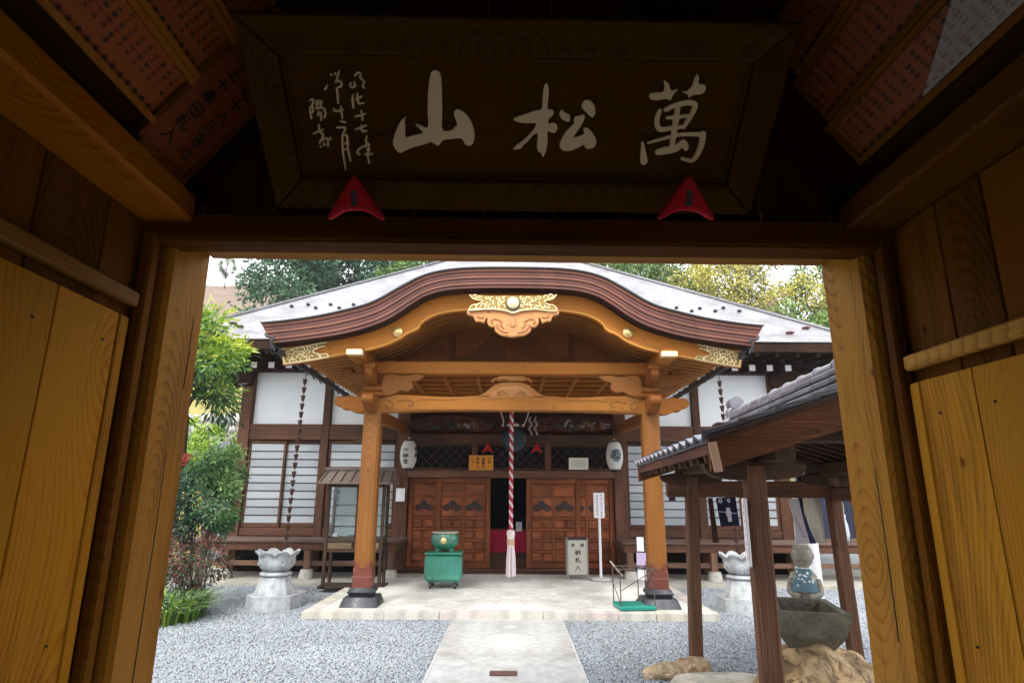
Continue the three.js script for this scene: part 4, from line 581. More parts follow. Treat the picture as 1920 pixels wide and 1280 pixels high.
  const altar = thing('red_altar_cloth', 'crimson cloth hanging over a low table in the doorway', 'cloth', [-0.06, 0.1, -13.4]);
  const pg = new THREE.PlaneGeometry(1.5, 0.72, 60, 6), pp = pg.attributes.position; for (let i = 0; i < pp.count; i++) pp.setZ(i, 0.012 * Math.sin(pp.getX(i) * 26 + fbm(pp.getX(i) * 3, 0, 5) * 5) * (0.6 - pp.getY(i))); pg.computeVertexNormals(); part('cloth', pg, M([0.5, 0.01, 0.05], { rough: 0.85, sheen: 0.5, side: THREE.DoubleSide }), altar, [0, 0.37, 0.02]); part('table', cb(1.5, 0.03, 0.5, 0.006), M([0.42, 0.012, 0.04], { rough: 0.8 }), altar, [0, 0.745, -0.24]); for (const x of [-0.7, 0.7]) part('leg', cb(0.05, 0.73, 0.05, 0.006), mDeep, altar, [x, 0.365, -0.4]);
}
{ // glass notice cabinet
  const t = thing('notice_cabinet', 'dark wooden glass notice cabinet with a ribbed roof behind the left pillar', 'cabinet', [-2.62, 0.07, -10.75]), m = oldw([0.1, 0.062, 0.042]); t.scale.set(0.84, 0.97, 1);
  for (const x of [-0.55, 0.55]) for (const z of [-0.18, 0.18]) part('post', cb(0.06, 1.74, 0.06, 0.006, 'y'), m, t, [x, 0.87, z]);
  for (const y of [0.78, 1.7]) { part('rail', cb(1.04, 0.06, 0.05, 0.006, 'x'), m, t, [0, y, 0.18]); part('rail', cb(1.04, 0.06, 0.05, 0.006, 'x'), m, t, [0, y, -0.18]); for (const x of [-0.55, 0.55]) part('rail', cb(0.05, 0.058, 0.3, 0.006, 'z'), m, t, [x, y, 0]); }
  part('back_panel', cb(1.04, 0.86, 0.012, 0.002), M([0.34, 0.37, 0.36], { rough: 0.8 }), t, [0, 1.24, -0.17]); part('floor_board', cb(1.04, 0.02, 0.3, 0.003), m, t, [0, 0.82, 0]); part('mullion', cb(0.035, 0.86, 0.03, 0.004), m, t, [0.02, 1.24, 0.17]);
  for (const y of [1.0, 1.18, 1.36]) part('shelf_rail', cb(1.03, 0.012, 0.02, 0.002), m, t, [0, y, -0.15]);
  for (const x of [-0.26, 0.3]) part('glass', cb(0.5, 0.86, 0.005, 0.001), M([0.9, 0.95, 0.95], { transmission: 1, rough: 0.03 }), t, [x, 1.24, 0.195]);
  for (const x of [-0.27, 0.27]) part('drawer', cb(0.48, 0.1, 0.03, 0.008), oldw([0.3, 0.22, 0.13]), t, [x, 0.69, 0.185]); part('rail', cb(1.04, 0.05, 0.05, 0.006), m, t, [0, 0.61, 0.18]); part('foot_board', cb(1.3, 0.05, 0.42, 0.01, 'x'), m, t, [0, 0.025, 0]);
  const rf = part('roof', hexa([[-0.74, 1.72, 0.36], [0.74, 1.72, 0.36], [0.74, 1.745, 0.36], [-0.74, 1.745, 0.36], [-0.7, 1.93, 0], [0.7, 1.93, 0], [0.7, 1.955, 0], [-0.7, 1.955, 0]]), M([0.17, 0.13, 0.11], { rough: 0.55 }), t); part('roof_back', hexa([[0.74, 1.72, -0.36], [-0.74, 1.72, -0.36], [-0.74, 1.745, -0.36], [0.74, 1.745, -0.36], [0.7, 1.93, -0.004], [-0.7, 1.93, -0.004], [-0.7, 1.955, -0.004], [0.7, 1.955, -0.004]]), M([0.17, 0.13, 0.11], { rough: 0.55 }), t);
  for (let i = 0; i < 8; i++) part('roof_rib', bar(V3(-0.7 + i * 0.2, 1.758, 0.36), V3(-0.66 + i * 0.189, 1.967, 0.01), 0.025, 0.02), M([0.13, 0.1, 0.085], { rough: 0.55 }), rf); part('ridge_cap', cb(1.46, 0.05, 0.08, 0.012, 'x'), M([0.13, 0.1, 0.085], { rough: 0.55 }), rf, [0, 1.985, 0]);
  for (const [n, lab, x, w, h, c] of [['small_box', 'small pale box at the left on the cabinet floor', -0.42, 0.07, 0.05, [0.7, 0.7, 0.68]], ['dark_tray', 'dark tray lying on the cabinet floor', 0.02, 0.3, 0.03, [0.04, 0.04, 0.05]]]) { const o = solo(n, cb(w, h, 0.1, 0.006), M(c, { rough: 0.5 }), lab, n.split('_')[1]); o.position.set(-2.62 + x * 0.84, 0.07 + 0.807 + h / 2, -10.72); }
}
{ // metal rack with a green tray, leaflet rack
  const t = thing('metal_rack', 'thin dark metal umbrella rack with a green tray by the right pillar', 'rack', [1.68, 0.1, -8.82], 0.08), m = M([0.11, 0.085, 0.075], { rough: 0.5, metalness: 0.4 }), w = 0.23, d = 0.2, h = 0.52;
  part('tray', cb(w * 2 + 0.03, 0.05, d * 2 + 0.03, 0.01), M([0.01, 0.24, 0.19], { rough: 0.35 }), t, [0, 0.035, 0]);
  for (const x of [-w, w]) for (const z of [-d, d]) part('upright', cb(0.014, h, 0.014, 0.003), m, t, [x, h / 2, z]);
  for (const z of [-d, d]) part('top_rail', cb(w * 2, 0.014, 0.014, 0.003), m, t, [0, h, z]); for (const x of [-w, w]) { part('top_rail', cb(0.014, 0.014, d * 2, 0.003), m, t, [x, h + 0.003, 0]); }
  for (let i = -1; i < 2; i++) part('cross_bar', cb(0.01, 0.01, d * 2, 0.002), m, t, [i * w * 0.5, h - 0.004, 0]);
  part('brace', bar(V3(-w, 0.25, d + 0.008), V3(w, h - 0.01, d + 0.008), 0.01), m, t); part('brace', bar(V3(w + 0.008, 0.25, -d), V3(w + 0.008, h - 0.01, d), 0.01), m, t); part('brace', bar(V3(-w - 0.008, 0.1, d), V3(-w - 0.008, h - 0.2, -d), 0.01), m, t); part('hook_bar', bar(V3(-w - 0.02, h + 0.06, -d - 0.05), V3(-w + 0.03, h - 0.08, d), 0.018), M([0.35, 0.3, 0.26], { rough: 0.5 }), t);
  const q = thing('leaflet_stand', 'small white leaflet stand with purple print beside the right pillar', 'leaflet stand', [1.93, 0.1, -9.45], -0.3);
  part('board', cb(0.1, 0.2, 0.012, 0.002), mPaper, q, [0.0, 0.78, 0]); part('pocket', cb(0.14, 0.2, 0.05, 0.006), M([0.42, 0.33, 0.52], { rough: 0.6 }), q, [0.01, 0.56, 0.02], [-0.15, 0, 0]); part('pocket', cb(0.14, 0.16, 0.05, 0.006), M([0.75, 0.72, 0.76], { rough: 0.6 }), q, [0.02, 0.36, 0.04], [-0.15, 0, 0]);
  for (const x of [-0.06, 0.06]) part('leg', cb(0.014, 0.82, 0.014, 0.003), mIron, q, [x, 0.41, -0.02]); part('foot', cb(0.18, 0.015, 0.18, 0.004), mIron, q, [0, 0.008, 0]);
  const mh = thing('manhole_cover', 'round pale concrete cover set in the gravel beside the cabinet', 'cover', [-3.55, 0, -10.55]); part('disc', lathe([[0, 0.03], [0.21, 0.03], [0.225, 0.02], [0.225, 0], [0, 0]], 40), mPath, mh); part('ring', new THREE.TorusGeometry(0.17, 0.006, 5, 40).rotateX(PI / 2), mPath, mh, [0, 0.031, 0]);
}

// ---------- water pavilion ----------
const PAV = { x: 2.29, z: -4.85, a: -0.08 };
const pavP = (x, y, z) => V3(x, y, z).applyAxisAngle(V3(0, 1, 0), PAV.a).add(V3(PAV.x, 0, PAV.z));
{
  const t = thing('water_pavilion', 'small open pavilion with dark tiled roof on square posts, right of the path', 'pavilion', [PAV.x, 0, PAV.z], PAV.a);
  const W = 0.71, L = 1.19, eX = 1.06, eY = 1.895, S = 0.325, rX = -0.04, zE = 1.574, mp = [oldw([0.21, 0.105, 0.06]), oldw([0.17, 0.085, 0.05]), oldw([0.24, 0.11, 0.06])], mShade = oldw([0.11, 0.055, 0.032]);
  const hy = (x) => eY + S * (eX - Math.abs(x - rX) * (eX / (eX + Math.abs(rX)) )) ;
  for (const sx of [-1, 1]) for (const sz of [-1, 1]) {
    const b = V3(sx * W - (sz > 0 ? 0.027 : -0.035), sz < 0 ? 0.13 : 0.03, sz * L), p = V3(sx * W - sx * (sz < 0 ? 0.05 : 0.02) - (sz > 0 ? 0.045 : -0.045), 1.78, sz * L);
    const o = part('post', bar(b, p, 0.115, 0.115), mp[(sx + sz + 2) % 3], t);
    const br = part('bracket', extr(smoothPoly([[-0.3, 0.09], [-0.27, 0.03], [-0.15, 0], [0.15, 0], [0.27, 0.03], [0.3, 0.09]], 3), 0.1, 0.01, 'x').translate(0, 0, -0.05), mShade, t, [p.x, 1.69, p.z]);
  }
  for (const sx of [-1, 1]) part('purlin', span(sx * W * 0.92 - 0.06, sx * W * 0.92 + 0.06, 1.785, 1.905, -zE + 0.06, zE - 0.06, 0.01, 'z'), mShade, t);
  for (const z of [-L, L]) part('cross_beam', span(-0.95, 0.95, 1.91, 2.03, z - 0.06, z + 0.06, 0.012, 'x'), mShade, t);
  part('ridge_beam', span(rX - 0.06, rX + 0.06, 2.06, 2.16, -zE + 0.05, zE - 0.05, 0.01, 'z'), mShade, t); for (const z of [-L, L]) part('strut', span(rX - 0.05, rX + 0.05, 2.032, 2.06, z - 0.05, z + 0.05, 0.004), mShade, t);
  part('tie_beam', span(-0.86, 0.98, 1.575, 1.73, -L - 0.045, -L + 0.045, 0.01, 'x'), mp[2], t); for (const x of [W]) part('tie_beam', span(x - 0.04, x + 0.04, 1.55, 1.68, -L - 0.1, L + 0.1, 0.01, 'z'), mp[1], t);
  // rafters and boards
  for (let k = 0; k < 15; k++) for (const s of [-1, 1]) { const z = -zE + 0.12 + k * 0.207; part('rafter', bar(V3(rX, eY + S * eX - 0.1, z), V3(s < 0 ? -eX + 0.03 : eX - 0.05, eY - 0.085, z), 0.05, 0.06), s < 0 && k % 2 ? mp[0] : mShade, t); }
  const slab = (s, y0, y1, m, n, over = 0) => part(n, hexa(s < 0 ? [[-eX - over, eY + y0, zE], [-eX - over, eY + y1, zE], [rX, eY + S * eX + y1, zE], [rX, eY + S * eX + y0, zE]].flatMap((q) => [q]).concat([[-eX - over, eY + y0, -zE], [-eX - over, eY + y1, -zE], [rX, eY + S * eX + y1, -zE], [rX, eY + S * eX + y0, -zE]]) : [[rX, eY + S * eX + y0, zE], [rX, eY + S * eX + y1, zE], [eX, eY + y1, zE], [eX, eY + y0, zE], [rX, eY + S * eX + y0, -zE], [rX, eY + S * eX + y1, -zE], [eX, eY + y1, -zE], [eX, eY + y0, -zE]]), m, t);
  slab(-1, -0.045, -0.02, mShade, 'roof_board'); slab(1, -0.045, -0.02, mShade, 'roof_board');
  for (const z of [-zE + 0.02, zE - 0.02]) for (const s of [-1, 1]) { const q = s < 0 ? [[-eX - 0.02, eY - 0.17], [rX, eY + S * eX - 0.19], [rX, eY + S * eX - 0.015], [-eX - 0.02, eY - 0.015]] : [[rX, eY + S * eX - 0.19], [eX, eY - 0.17], [eX, eY - 0.015], [rX, eY + S * eX - 0.015]]; const g = extr(poly(q), 0.045, 0.006, 'x').translate(0, 0, z > 0 ? z : z - 0.045); part('bargeboard', g, oldw([0.22, 0.075, 0.02]), t); const cap = part('verge_trim', bar(V3(s < 0 ? -eX - 0.03 : eX, eY - 0.005, z + (z > 0 ? 0.03 : -0.03)), V3(rX, eY + S * eX - 0.005, z + (z > 0 ? 0.03 : -0.03)), 0.075, 0.03), mShade, t); }
  part('lit_board_end', cb(0.045, 0.16, 0.012, 0.003), M([0.62, 0.4, 0.28], { rough: 0.7 }), t, [-eX + 0.0, eY - 0.097, zE + 0.056], [0, 0, 0.15]);  // pale end plate: light on the bargeboard tip put into its colour
  part('eave_fascia', span(-eX - 0.012, -eX + 0.02, eY - 0.075, eY - 0.015, -zE, zE - 0.001, 0.005, 'z'), oldw([0.2, 0.07, 0.05]), t);
  // pantiles on the near slope, one by one
  const mt = [0, 1, 2, 3].map((i) => M([0.15 + 0.022 * i, 0.147 + 0.022 * i, 0.172 + 0.025 * i], { map: BLOTCH, rough: 0.35 })), ang = Math.atan(S);
  const tg = (() => { const n = 9, pos = [], idx = [], w = 0.228, l = 0.245; const f = (u) => 0.02 * Math.cos(u * PI * 1.5 + 0.2) + (u > 0.8 ? (u - 0.8) * 0.09 : 0); for (const [y, o] of [[0, 0.006], [0, 0.024], [l, 0.0], [l, -0.018]]) for (let i = 0; i < n; i++) pos.push(y, f(i / (n - 1)) + o, (i / (n - 1) - 0.5) * w * 1.06); for (let k = 0; k < 4; k++) { const a = [1, 2, 0, 3][k] * n, b = [2, 3, 1, 0][k] * n; for (let i = 0; i < n - 1; i++) idx.push(a + i, a + i + 1, b + i, a + i + 1, b + i + 1, b + i); } const g = new THREE.BufferGeometry(); g.setAttribute('position', new THREE.Float32BufferAttribute(pos, 3)); g.setIndex(idx); return planar(toCreasedNormals(g, 0.6)); })();
  const rs = part('tiled_slope', span(-eX - 0.03, -eX - 0.014, eY - 0.016, eY + 0.0, -zE, zE, 0.003), mt[0], t);
  for (let j = 0; j < 5; j++) for (let i = 0; i < 14; i++) { const d = -0.03 + j * 0.215, x = -eX - 0.02 + d * Math.cos(ang); part('tile', tg, mt[Math.floor(R() * 4)], rs, [x, eY + 0.012 + d * Math.sin(ang), -zE + 0.114 + i * 0.2265], [0, rr(-0.006, 0.006), ang - 0.035 + rr(-0.006, 0.006)]); }
  for (let j = 0; j < 5; j++) for (const z of [zE - 0.0]) part('verge_tile', bar(V3(-eX - 0.04 + j * 0.2, eY + 0.038 + j * 0.2 * S, z), V3(-eX + 0.19 + j * 0.2, eY + 0.028 + (j * 0.2 + 0.23) * S, z), 0.05, 0.028), mt[j % 2], rs);
  slab(1, 0.0, 0.04, mt[0], 'roof_slope');
  // ridge of stacked flat tiles with a round cap
  const ry = eY + S * eX + 0.02, rg = part('ridge', span(rX - 0.06, rX + 0.06, ry - 0.06, ry + 0.14, -zE + 0.12, zE - 0.12, 0.005, 'z'), mt[0], t), flat = cb(0.2, 0.034, 0.295, 0.006), capg = (() => { const g = new THREE.CylinderGeometry(0.058, 0.062, 0.298, 12, 1, false).rotateX(PI / 2); return g; })();
  for (let i = 0; i < 10; i++) { const z = -zE + 0.27 + i * 0.3; for (let j = 0; j < 3; j++) part('ridge_tile', flat, mt[(i * 3 + j * 5) % 4], rg, [rX, ry + 0.02 + j * 0.052, z + (j % 2) * 0.02]).scale.x = 1 - j * 0.08; part('cap_tile', capg, mt[(i + 2) % 4], rg, [rX, ry + 0.155, z]); if (i) part('cap_band', new THREE.TorusGeometry(0.062, 0.01, 5, 14), mt[3], rg, [rX, ry + 0.155, z - 0.15]); }
  const oni = extr(smoothPoly([[-0.2, -0.08], [-0.23, 0], [-0.17, 0.06], [-0.19, 0.13], [-0.12, 0.18], [-0.12, 0.27], [-0.06, 0.33], [0.06, 0.33], [0.12, 0.27], [0.12, 0.18], [0.19, 0.13], [0.17, 0.06], [0.23, 0], [0.2, -0.08]], 3), 0.1, 0.02);
  for (const s of [-1, 1]) { const o = part('ridge_end_tile', oni, mt[1], rg, [rX, ry - 0.03, s * (zE - 0.07) - 0.05]); o.scale.set(0.85, 0.82, 1); part('ridge_end_boss', lathe([[0, 0.05], [0.05, 0.045], [0.075, 0.02], [0.08, 0]], 20).rotateX(s > 0 ? PI / 2 : -PI / 2), mt[2], o, [0, 0.13, s > 0 ? 0.1 : 0]); part('ridge_end_scroll', mergeGeometries([-1, 1].map((q) => new THREE.TorusGeometry(0.05, 0.02, 6, 14, 5).translate(q * 0.15, 0.0, s > 0 ? 0.1 : 0))), mt[1], o); part('ridge_cap_end', new THREE.CylinderGeometry(0.085, 0.085, 0.16, 16).rotateX(PI / 2), mt[2], o, [0, 0.37, 0.05 + s * 0.02]); }
  const lb = canvasTex(96, 512, (c, w, h) => { c.fillStyle = '#efe6ee'; c.fillRect(0, 0, w, h); c.strokeStyle = '#6d5f6b'; column(c, '手水火心大本日月', 26, 30, 46, 5, 1.25); });
  const nb = pavP(-W - 0.01, 1.16, L); const sg = thing('post_label', 'white strip sign with a column of characters on the near pavilion post', 'sign', [nb.x - 0.096, 1.39, nb.z + 0.03], PAV.a); part('board', cb(0.012, 0.38, 0.065, 0.002), mPaper, sg); part('print', new THREE.PlaneGeometry(0.06, 0.37).rotateY(-PI / 2), M([0.9, 0.9, 0.9], { map: lb, rough: 0.7 }), sg, [-0.0085, 0, 0]);
}
// stones, flagging, rock and trough
const rock = (r, sx, sy, sz, amp, freq, seed, det = 5) => planar(noisy(new THREE.IcosahedronGeometry(r, det), amp, freq, seed).scale(sx, sy, sz));
const mRock = M([0.52, 0.38, 0.23], { map: ROCKT, bump: ROCKB, bs: 0.03, rough: 0.92 });
{
  const s1 = solo('foot_stone', rock(0.2, 0.95, 0.62, 0.8, 0.14, 5, 3), M([0.46, 0.36, 0.26], { map: ROCKT, bump: ROCKB, bs: 0.05, rough: 0.92 }), 'rounded brown stone under the far left post of the pavilion', 'stone'); const p1 = pavP(-0.71, 0.05, -1.13); s1.position.copy(p1); s1.position.x -= 0.04;
  const s2 = solo('edge_rock', rock(0.17, 1.3, 0.5, 0.9, 0.1, 5, 9), M([0.5, 0.42, 0.31], { map: ROCKT, bump: ROCKB, bs: 0.05, rough: 0.92 }), 'low tan stone at the outer corner of the pavilion floor', 'stone'); s2.position.set(1.38, 0.03, -5.98);
  const fl = thing('flagstone_floor', 'pale flagstones laid under the water pavilion', 'paving', [PAV.x, 0, PAV.z], PAV.a); fl.userData = { kind: 'structure' };
  const mf = [stone([0.62, 0.58, 0.48]), stone([0.58, 0.55, 0.47]), stone([0.66, 0.62, 0.52])], r = rng(14);
  for (const [pts, k] of [[[[-0.92, -0.9], [-0.55, -1.02], [-0.2, -0.98], [-0.12, -0.5], [-0.5, -0.2], [-0.98, -0.3]], 0], [[[-0.17, -1.05], [0.25, -1.1], [0.42, -0.7], [0.3, -0.4], [-0.09, -0.49]], 1], [[[-0.98, -0.27], [-0.5, -0.17], [-0.14, -0.44], [0.1, -0.1], [0, 0.4], [-0.7, 0.5], [-1, 0.3]], 2], [[[-1, 0.34], [-0.7, 0.54], [0, 0.44], [0.1, 1.3], [-0.95, 1.35]], 0], [[[0.46, -0.68], [0.32, -0.36], [-0.05, -0.46], [0.14, -0.1], [0.05, 0.4], [0.13, 1.3], [0.95, 1.3], [0.98, -0.6]], 1], [[[0.29, -1.12], [0.95, -1.05], [0.98, -0.64], [0.46, -0.71]], 2]]) part('flagstone', planar(extr(smoothPoly(pts.map(([x, z]) => [x, -z]), 3), 0.075, 0.015).rotateX(-PI / 2)), mf[k], fl, [0, r() * 0.006, 0]);
  const rk = solo('rock_pedestal', rock(0.55, 1.0, 0.66, 0.9, 0.22, 3.0, 22, 24), mRock, 'large tan weathered rock carrying the stone trough', 'rock'); rk.position.set(2.46, 0.06, -5.2);
  // trough: four flaring walls round a hollow, set on the rock
  const tr = thing('stone_trough', 'dark mossy stone water trough resting on the tan rock', 'trough', [2.43, 0.43, -5.38], -0.3);
  const ring = (w0, w1, l, y) => [[-w0, y, l], [w0, y, l], [w1, y, -l], [-w1, y, -l]].map((q) => [q[0] * 1.22, q[1] * 1.12, q[2] * 1.15]), A = ring(0.13, 0.11, 0.2, 0), B = ring(0.2, 0.17, 0.28, 0.1), C = ring(0.235, 0.185, 0.33, 0.26), D = ring(0.185, 0.14, 0.275, 0.26), E = ring(0.16, 0.12, 0.24, 0.1), pos = [];
  const q = (a, b, c, d) => pos.push(...a, ...b, ...c, ...a, ...c, ...d); for (const [P, Q] of [[A, B], [B, C], [C, D], [D, E]]) for (let i = 0; i < 4; i++) q(P[i], P[(i + 1) % 4], Q[(i + 1) % 4], Q[i]); q(E[0], E[1], E[2], E[3]); q(A[3], A[2], A[1], A[0]);
  const g = new THREE.BufferGeometry(); g.setAttribute('position', new THREE.Float32BufferAttribute(pos, 3)); g.computeVertexNormals(); part('body', planar(g, 1), stone([0.17, 0.16, 0.115], { bs: 0.02, rough: 0.8 }), tr); part('water', (() => { const w = new THREE.BufferGeometry(); const a = ring(0.168, 0.127, 0.253, 0.16), p = []; p.push(...a[0], ...a[1], ...a[2], ...a[0], ...a[2], ...a[3]); w.setAttribute('position', new THREE.Float32BufferAttribute(p, 3)); w.computeVertexNormals(); return w; })(), M([0.05, 0.055, 0.055], { rough: 0.04 }), tr);
}
{ // statue with a bib, white stone behind it, cloths
  const t = thing('stone_statue', 'small weathered stone statue with a round head and blue bib', 'statue', [3.03, 0.24, -6.62], -0.5), ms = stone([0.47, 0.44, 0.36], { bs: 0.014 }); t.scale.setScalar(0.8); part('plinth', planar(cb(0.5, 0.28, 0.42, 0.03)), ms, t, [0, -0.142, 0]);
  part('body', planar(lathe([[0, 0], [0.21, 0], [0.2, 0.1], [0.175, 0.4], [0.165, 0.62], [0.15, 0.7], [0.1, 0.76], [0.065, 0.79], [0.07, 0.81], [0.115, 0.86], [0.128, 0.94], [0.12, 1.02], [0.08, 1.085], [0, 1.105]], 36).scale(1, 1, 0.82)), ms, t);
  part('nose', new THREE.SphereGeometry(0.013, 8, 8).scale(0.8, 1.4, 0.8), ms, t, [0, 0.94, 0.107]); for (const s of [-1, 1]) { part('ear', new THREE.SphereGeometry(0.026, 8, 8).scale(0.5, 1.5, 0.8), ms, t, [s * 0.126, 0.94, 0]); part('eyelid', new THREE.TorusGeometry(0.016, 0.0025, 5, 10, PI).rotateZ(PI), ms, t, [s * 0.042, 0.965, 0.098]); } part('mouth', tube([V3(-0.025, 0.895, 0.1), V3(0, 0.891, 0.106), V3(0.025, 0.895, 0.1)], 0.0025, 8, 5), ms, t);
  for (const s of [-1, 1]) part('sleeve', tube([V3(s * 0.15, 0.66, 0.02), V3(s * 0.17, 0.5, 0.07), V3(s * 0.04, 0.47, 0.15)], 0.042, 16, 8), ms, t);
  const bg = new THREE.CylinderGeometry(0.1, 0.19, 0.27, 24, 4, true, -1.0, 2.0).scale(1, 1, 0.95); part('bib', bg, M([0.09, 0.165, 0.2], { rough: 0.9, side: THREE.DoubleSide }), t, [0, 0.655, 0.005]); part('bib_band', new THREE.TorusGeometry(0.088, 0.016, 6, 20).rotateX(PI / 2).scale(1, 1, 0.9), M([0.72, 0.74, 0.76], { rough: 0.9 }), t, [0, 0.785, 0.0]);
  const bp = []; const r = rng(4); for (let i = 0; i < 14; i++) { const a = rr(-0.8, 0.8, r), y = rr(-0.08, 0.1, r), k = 0.145 - y * 0.33 + 0.006; bp.push(new THREE.SphereGeometry(0.016, 6, 5).scale(1, 1, 0.3).rotateY(a).translate(Math.sin(a) * k, 0.655 + y, Math.cos(a) * k * 0.95)); } part('bib_print', mergeGeometries(bp), M([0.7, 0.74, 0.78], { rough: 0.9 }), t);
  const w = solo('white_marker', planar(lathe([[0, 0], [0.12, 0], [0.115, 0.9], [0.11, 1.2], [0.09, 1.27], [0.05, 1.31], [0, 1.32]], 28)), M([0.85, 0.85, 0.84], { rough: 0.6 }), 'white round-topped marker stone right behind the statue', 'marker'); w.position.set(3.27, 0, -7.0); w.scale.y = 1.1;
  const fp = solo('cloth_banner', (() => { const g = new THREE.PlaneGeometry(0.17, 0.42, 10, 16), p = g.attributes.position; for (let i = 0; i < p.count; i++) p.setZ(i, 0.018 * Math.sin(p.getX(i) * 38 + p.getY(i) * 4)); g.computeVertexNormals(); return g; })(), M([0.62, 0.57, 0.46], { map: BLOTCH, rough: 0.9, side: THREE.DoubleSide }), 'plain cream cloth hanging from the pavilion beam above the statue', 'cloth'); { const p = pavP(0.53, 1.2, -1.24); fp.position.set(p.x, 1.37, p.z); }
  const cloth = (lab, cat, x, y, w2, h2, draw, tilt, twist) => { const g = new THREE.PlaneGeometry(w2, h2, 14, 20), p = g.attributes.position; for (let i = 0; i < p.count; i++) { const v = (p.getY(i) / h2 + 0.5); p.setZ(i, 0.014 * Math.sin(p.getX(i) * 45 + v * 2) + (1 - v) * twist * p.getX(i)); p.setX(i, p.getX(i) * (1 - 0.35 * Math.abs(twist) * Math.sin(v * PI))); } g.computeVertexNormals(); const o = solo('hand_towel', g, M([1, 1, 1], { map: canvasTex(192, 256, draw), rough: 0.9, side: THREE.DoubleSide }), lab, cat, undefined), q = pavP(x, y, -1.25); o.position.copy(q); o.rotation.set(0, PAV.a, tilt); return o; };
  cloth('navy hand towel with white crests and a white figure hanging from the beam', 'towel', -0.27, 1.44, 0.19, 0.27, (c, w2, h) => { c.fillStyle = '#1a1d34'; c.fillRect(0, 0, w2, h); c.fillStyle = '#e8e4e4'; for (const x of [40, 120]) { c.beginPath(); c.arc(x, 28, 18, 0, 7); c.fill(); } c.fillStyle = '#d8d2d6'; c.fillRect(82, 92, 34, 26); c.fillRect(76, 120, 46, 44); c.fillRect(84, 166, 34, 50); c.strokeStyle = '#c9cbe0'; c.lineWidth = 6; c.beginPath(); c.moveTo(10, 120); c.lineTo(180, 150); c.stroke(); c.fillStyle = '#1a1d34'; c.beginPath(); c.arc(40, 28, 8, 0, 7); c.arc(120, 28, 8, 0, 7); c.fill(); }, 0.08, 0);
  cloth('pale twisted hand towel with a navy stripe, hanging left of the cream cloth', 'towel', 0.41, 1.36, 0.15, 0.42, (c, w2, h) => { c.fillStyle = '#b9b0b6'; c.fillRect(0, 0, w2, h); c.fillStyle = '#23274a'; c.fillRect(130, 0, 62, h); c.fillStyle = '#7c7688'; for (let i = 0; i < 8; i++) c.fillRect(20 + i * 9, 100 + i * 16, 22, 8); }, 0.12, 0.9);
  cloth('small dark purple pouch-like cloth hanging at the beam end by the far left post', 'cloth', -0.8, 1.62, 0.06, 0.16, (c, w2, h) => { c.fillStyle = '#2a1a30'; c.fillRect(0, 0, w2, h); }, 0, 0.3);
  cloth('dark brown cloth strip hanging by the left edge of the navy towel', 'cloth', -0.42, 1.36, 0.05, 0.42, (c, w2, h) => { c.fillStyle = '#3c241a'; c.fillRect(0, 0, w2, h); }, 0.06, 0.2);
}
{ // beyond the veranda's right end: navy curtain and red ornament
  const g = new THREE.PlaneGeometry(2.4, 1.75, 80, 4), p = g.attributes.position; for (let i = 0; i < p.count; i++) p.setZ(i, 0.05 * Math.sin(p.getX(i) * 16 + Math.sin(p.getX(i) * 5)));
  g.computeVertexNormals(); const o = solo('navy_curtain', g, M([0.022, 0.024, 0.05], { rough: 0.9, side: THREE.DoubleSide }), 'dark navy curtain hanging beyond the right end of the hall wall', 'curtain'); o.position.set(6.95, 1.65, -12.5);
  const r = thing('red_ornament', 'small red hanging ornament in front of the navy curtain', 'ornament', [6.72, 0.78, -12.2]); part('cord', tube([V3(0, 0.9, 0), V3(0.02, 0.6, 0.02), V3(0, 0.1, 0)], 0.02, 12, 6), M([0.3, 0.05, 0.03], { rough: 0.8 }), r); part('ball', new THREE.IcosahedronGeometry(0.09, 2), M([0.5, 0.06, 0.03], { rough: 0.7 }), r, [0, 0.72, 0]); part('ball', new THREE.IcosahedronGeometry(0.07, 2), M([0.45, 0.2, 0.15], { rough: 0.7 }), r, [0.02, 0.4, 0.02]); part('tassel', new THREE.ConeGeometry(0.06, 0.24, 12), M([0.35, 0.02, 0.03], { rough: 0.8 }), r, [0, 0.12, 0]);
  const w = thing('white_vase', 'slim pale vase on the veranda edge before the navy curtain', 'vase', [6.42, 0.745, -12.1]); part('body', lathe([[0, 0], [0.05, 0], [0.075, 0.12], [0.06, 0.3], [0.03, 0.42], [0.04, 0.5], [0.03, 0.5], [0, 0.4]], 20), M([0.4, 0.45, 0.48], { rough: 0.4 }), w); part('stem', tube([V3(0, 0.45, 0), V3(0.02, 0.62, 0), V3(0.01, 0.72, 0)], 0.008, 6, 5), M([0.3, 0.33, 0.3], { rough: 0.7 }), w);
}

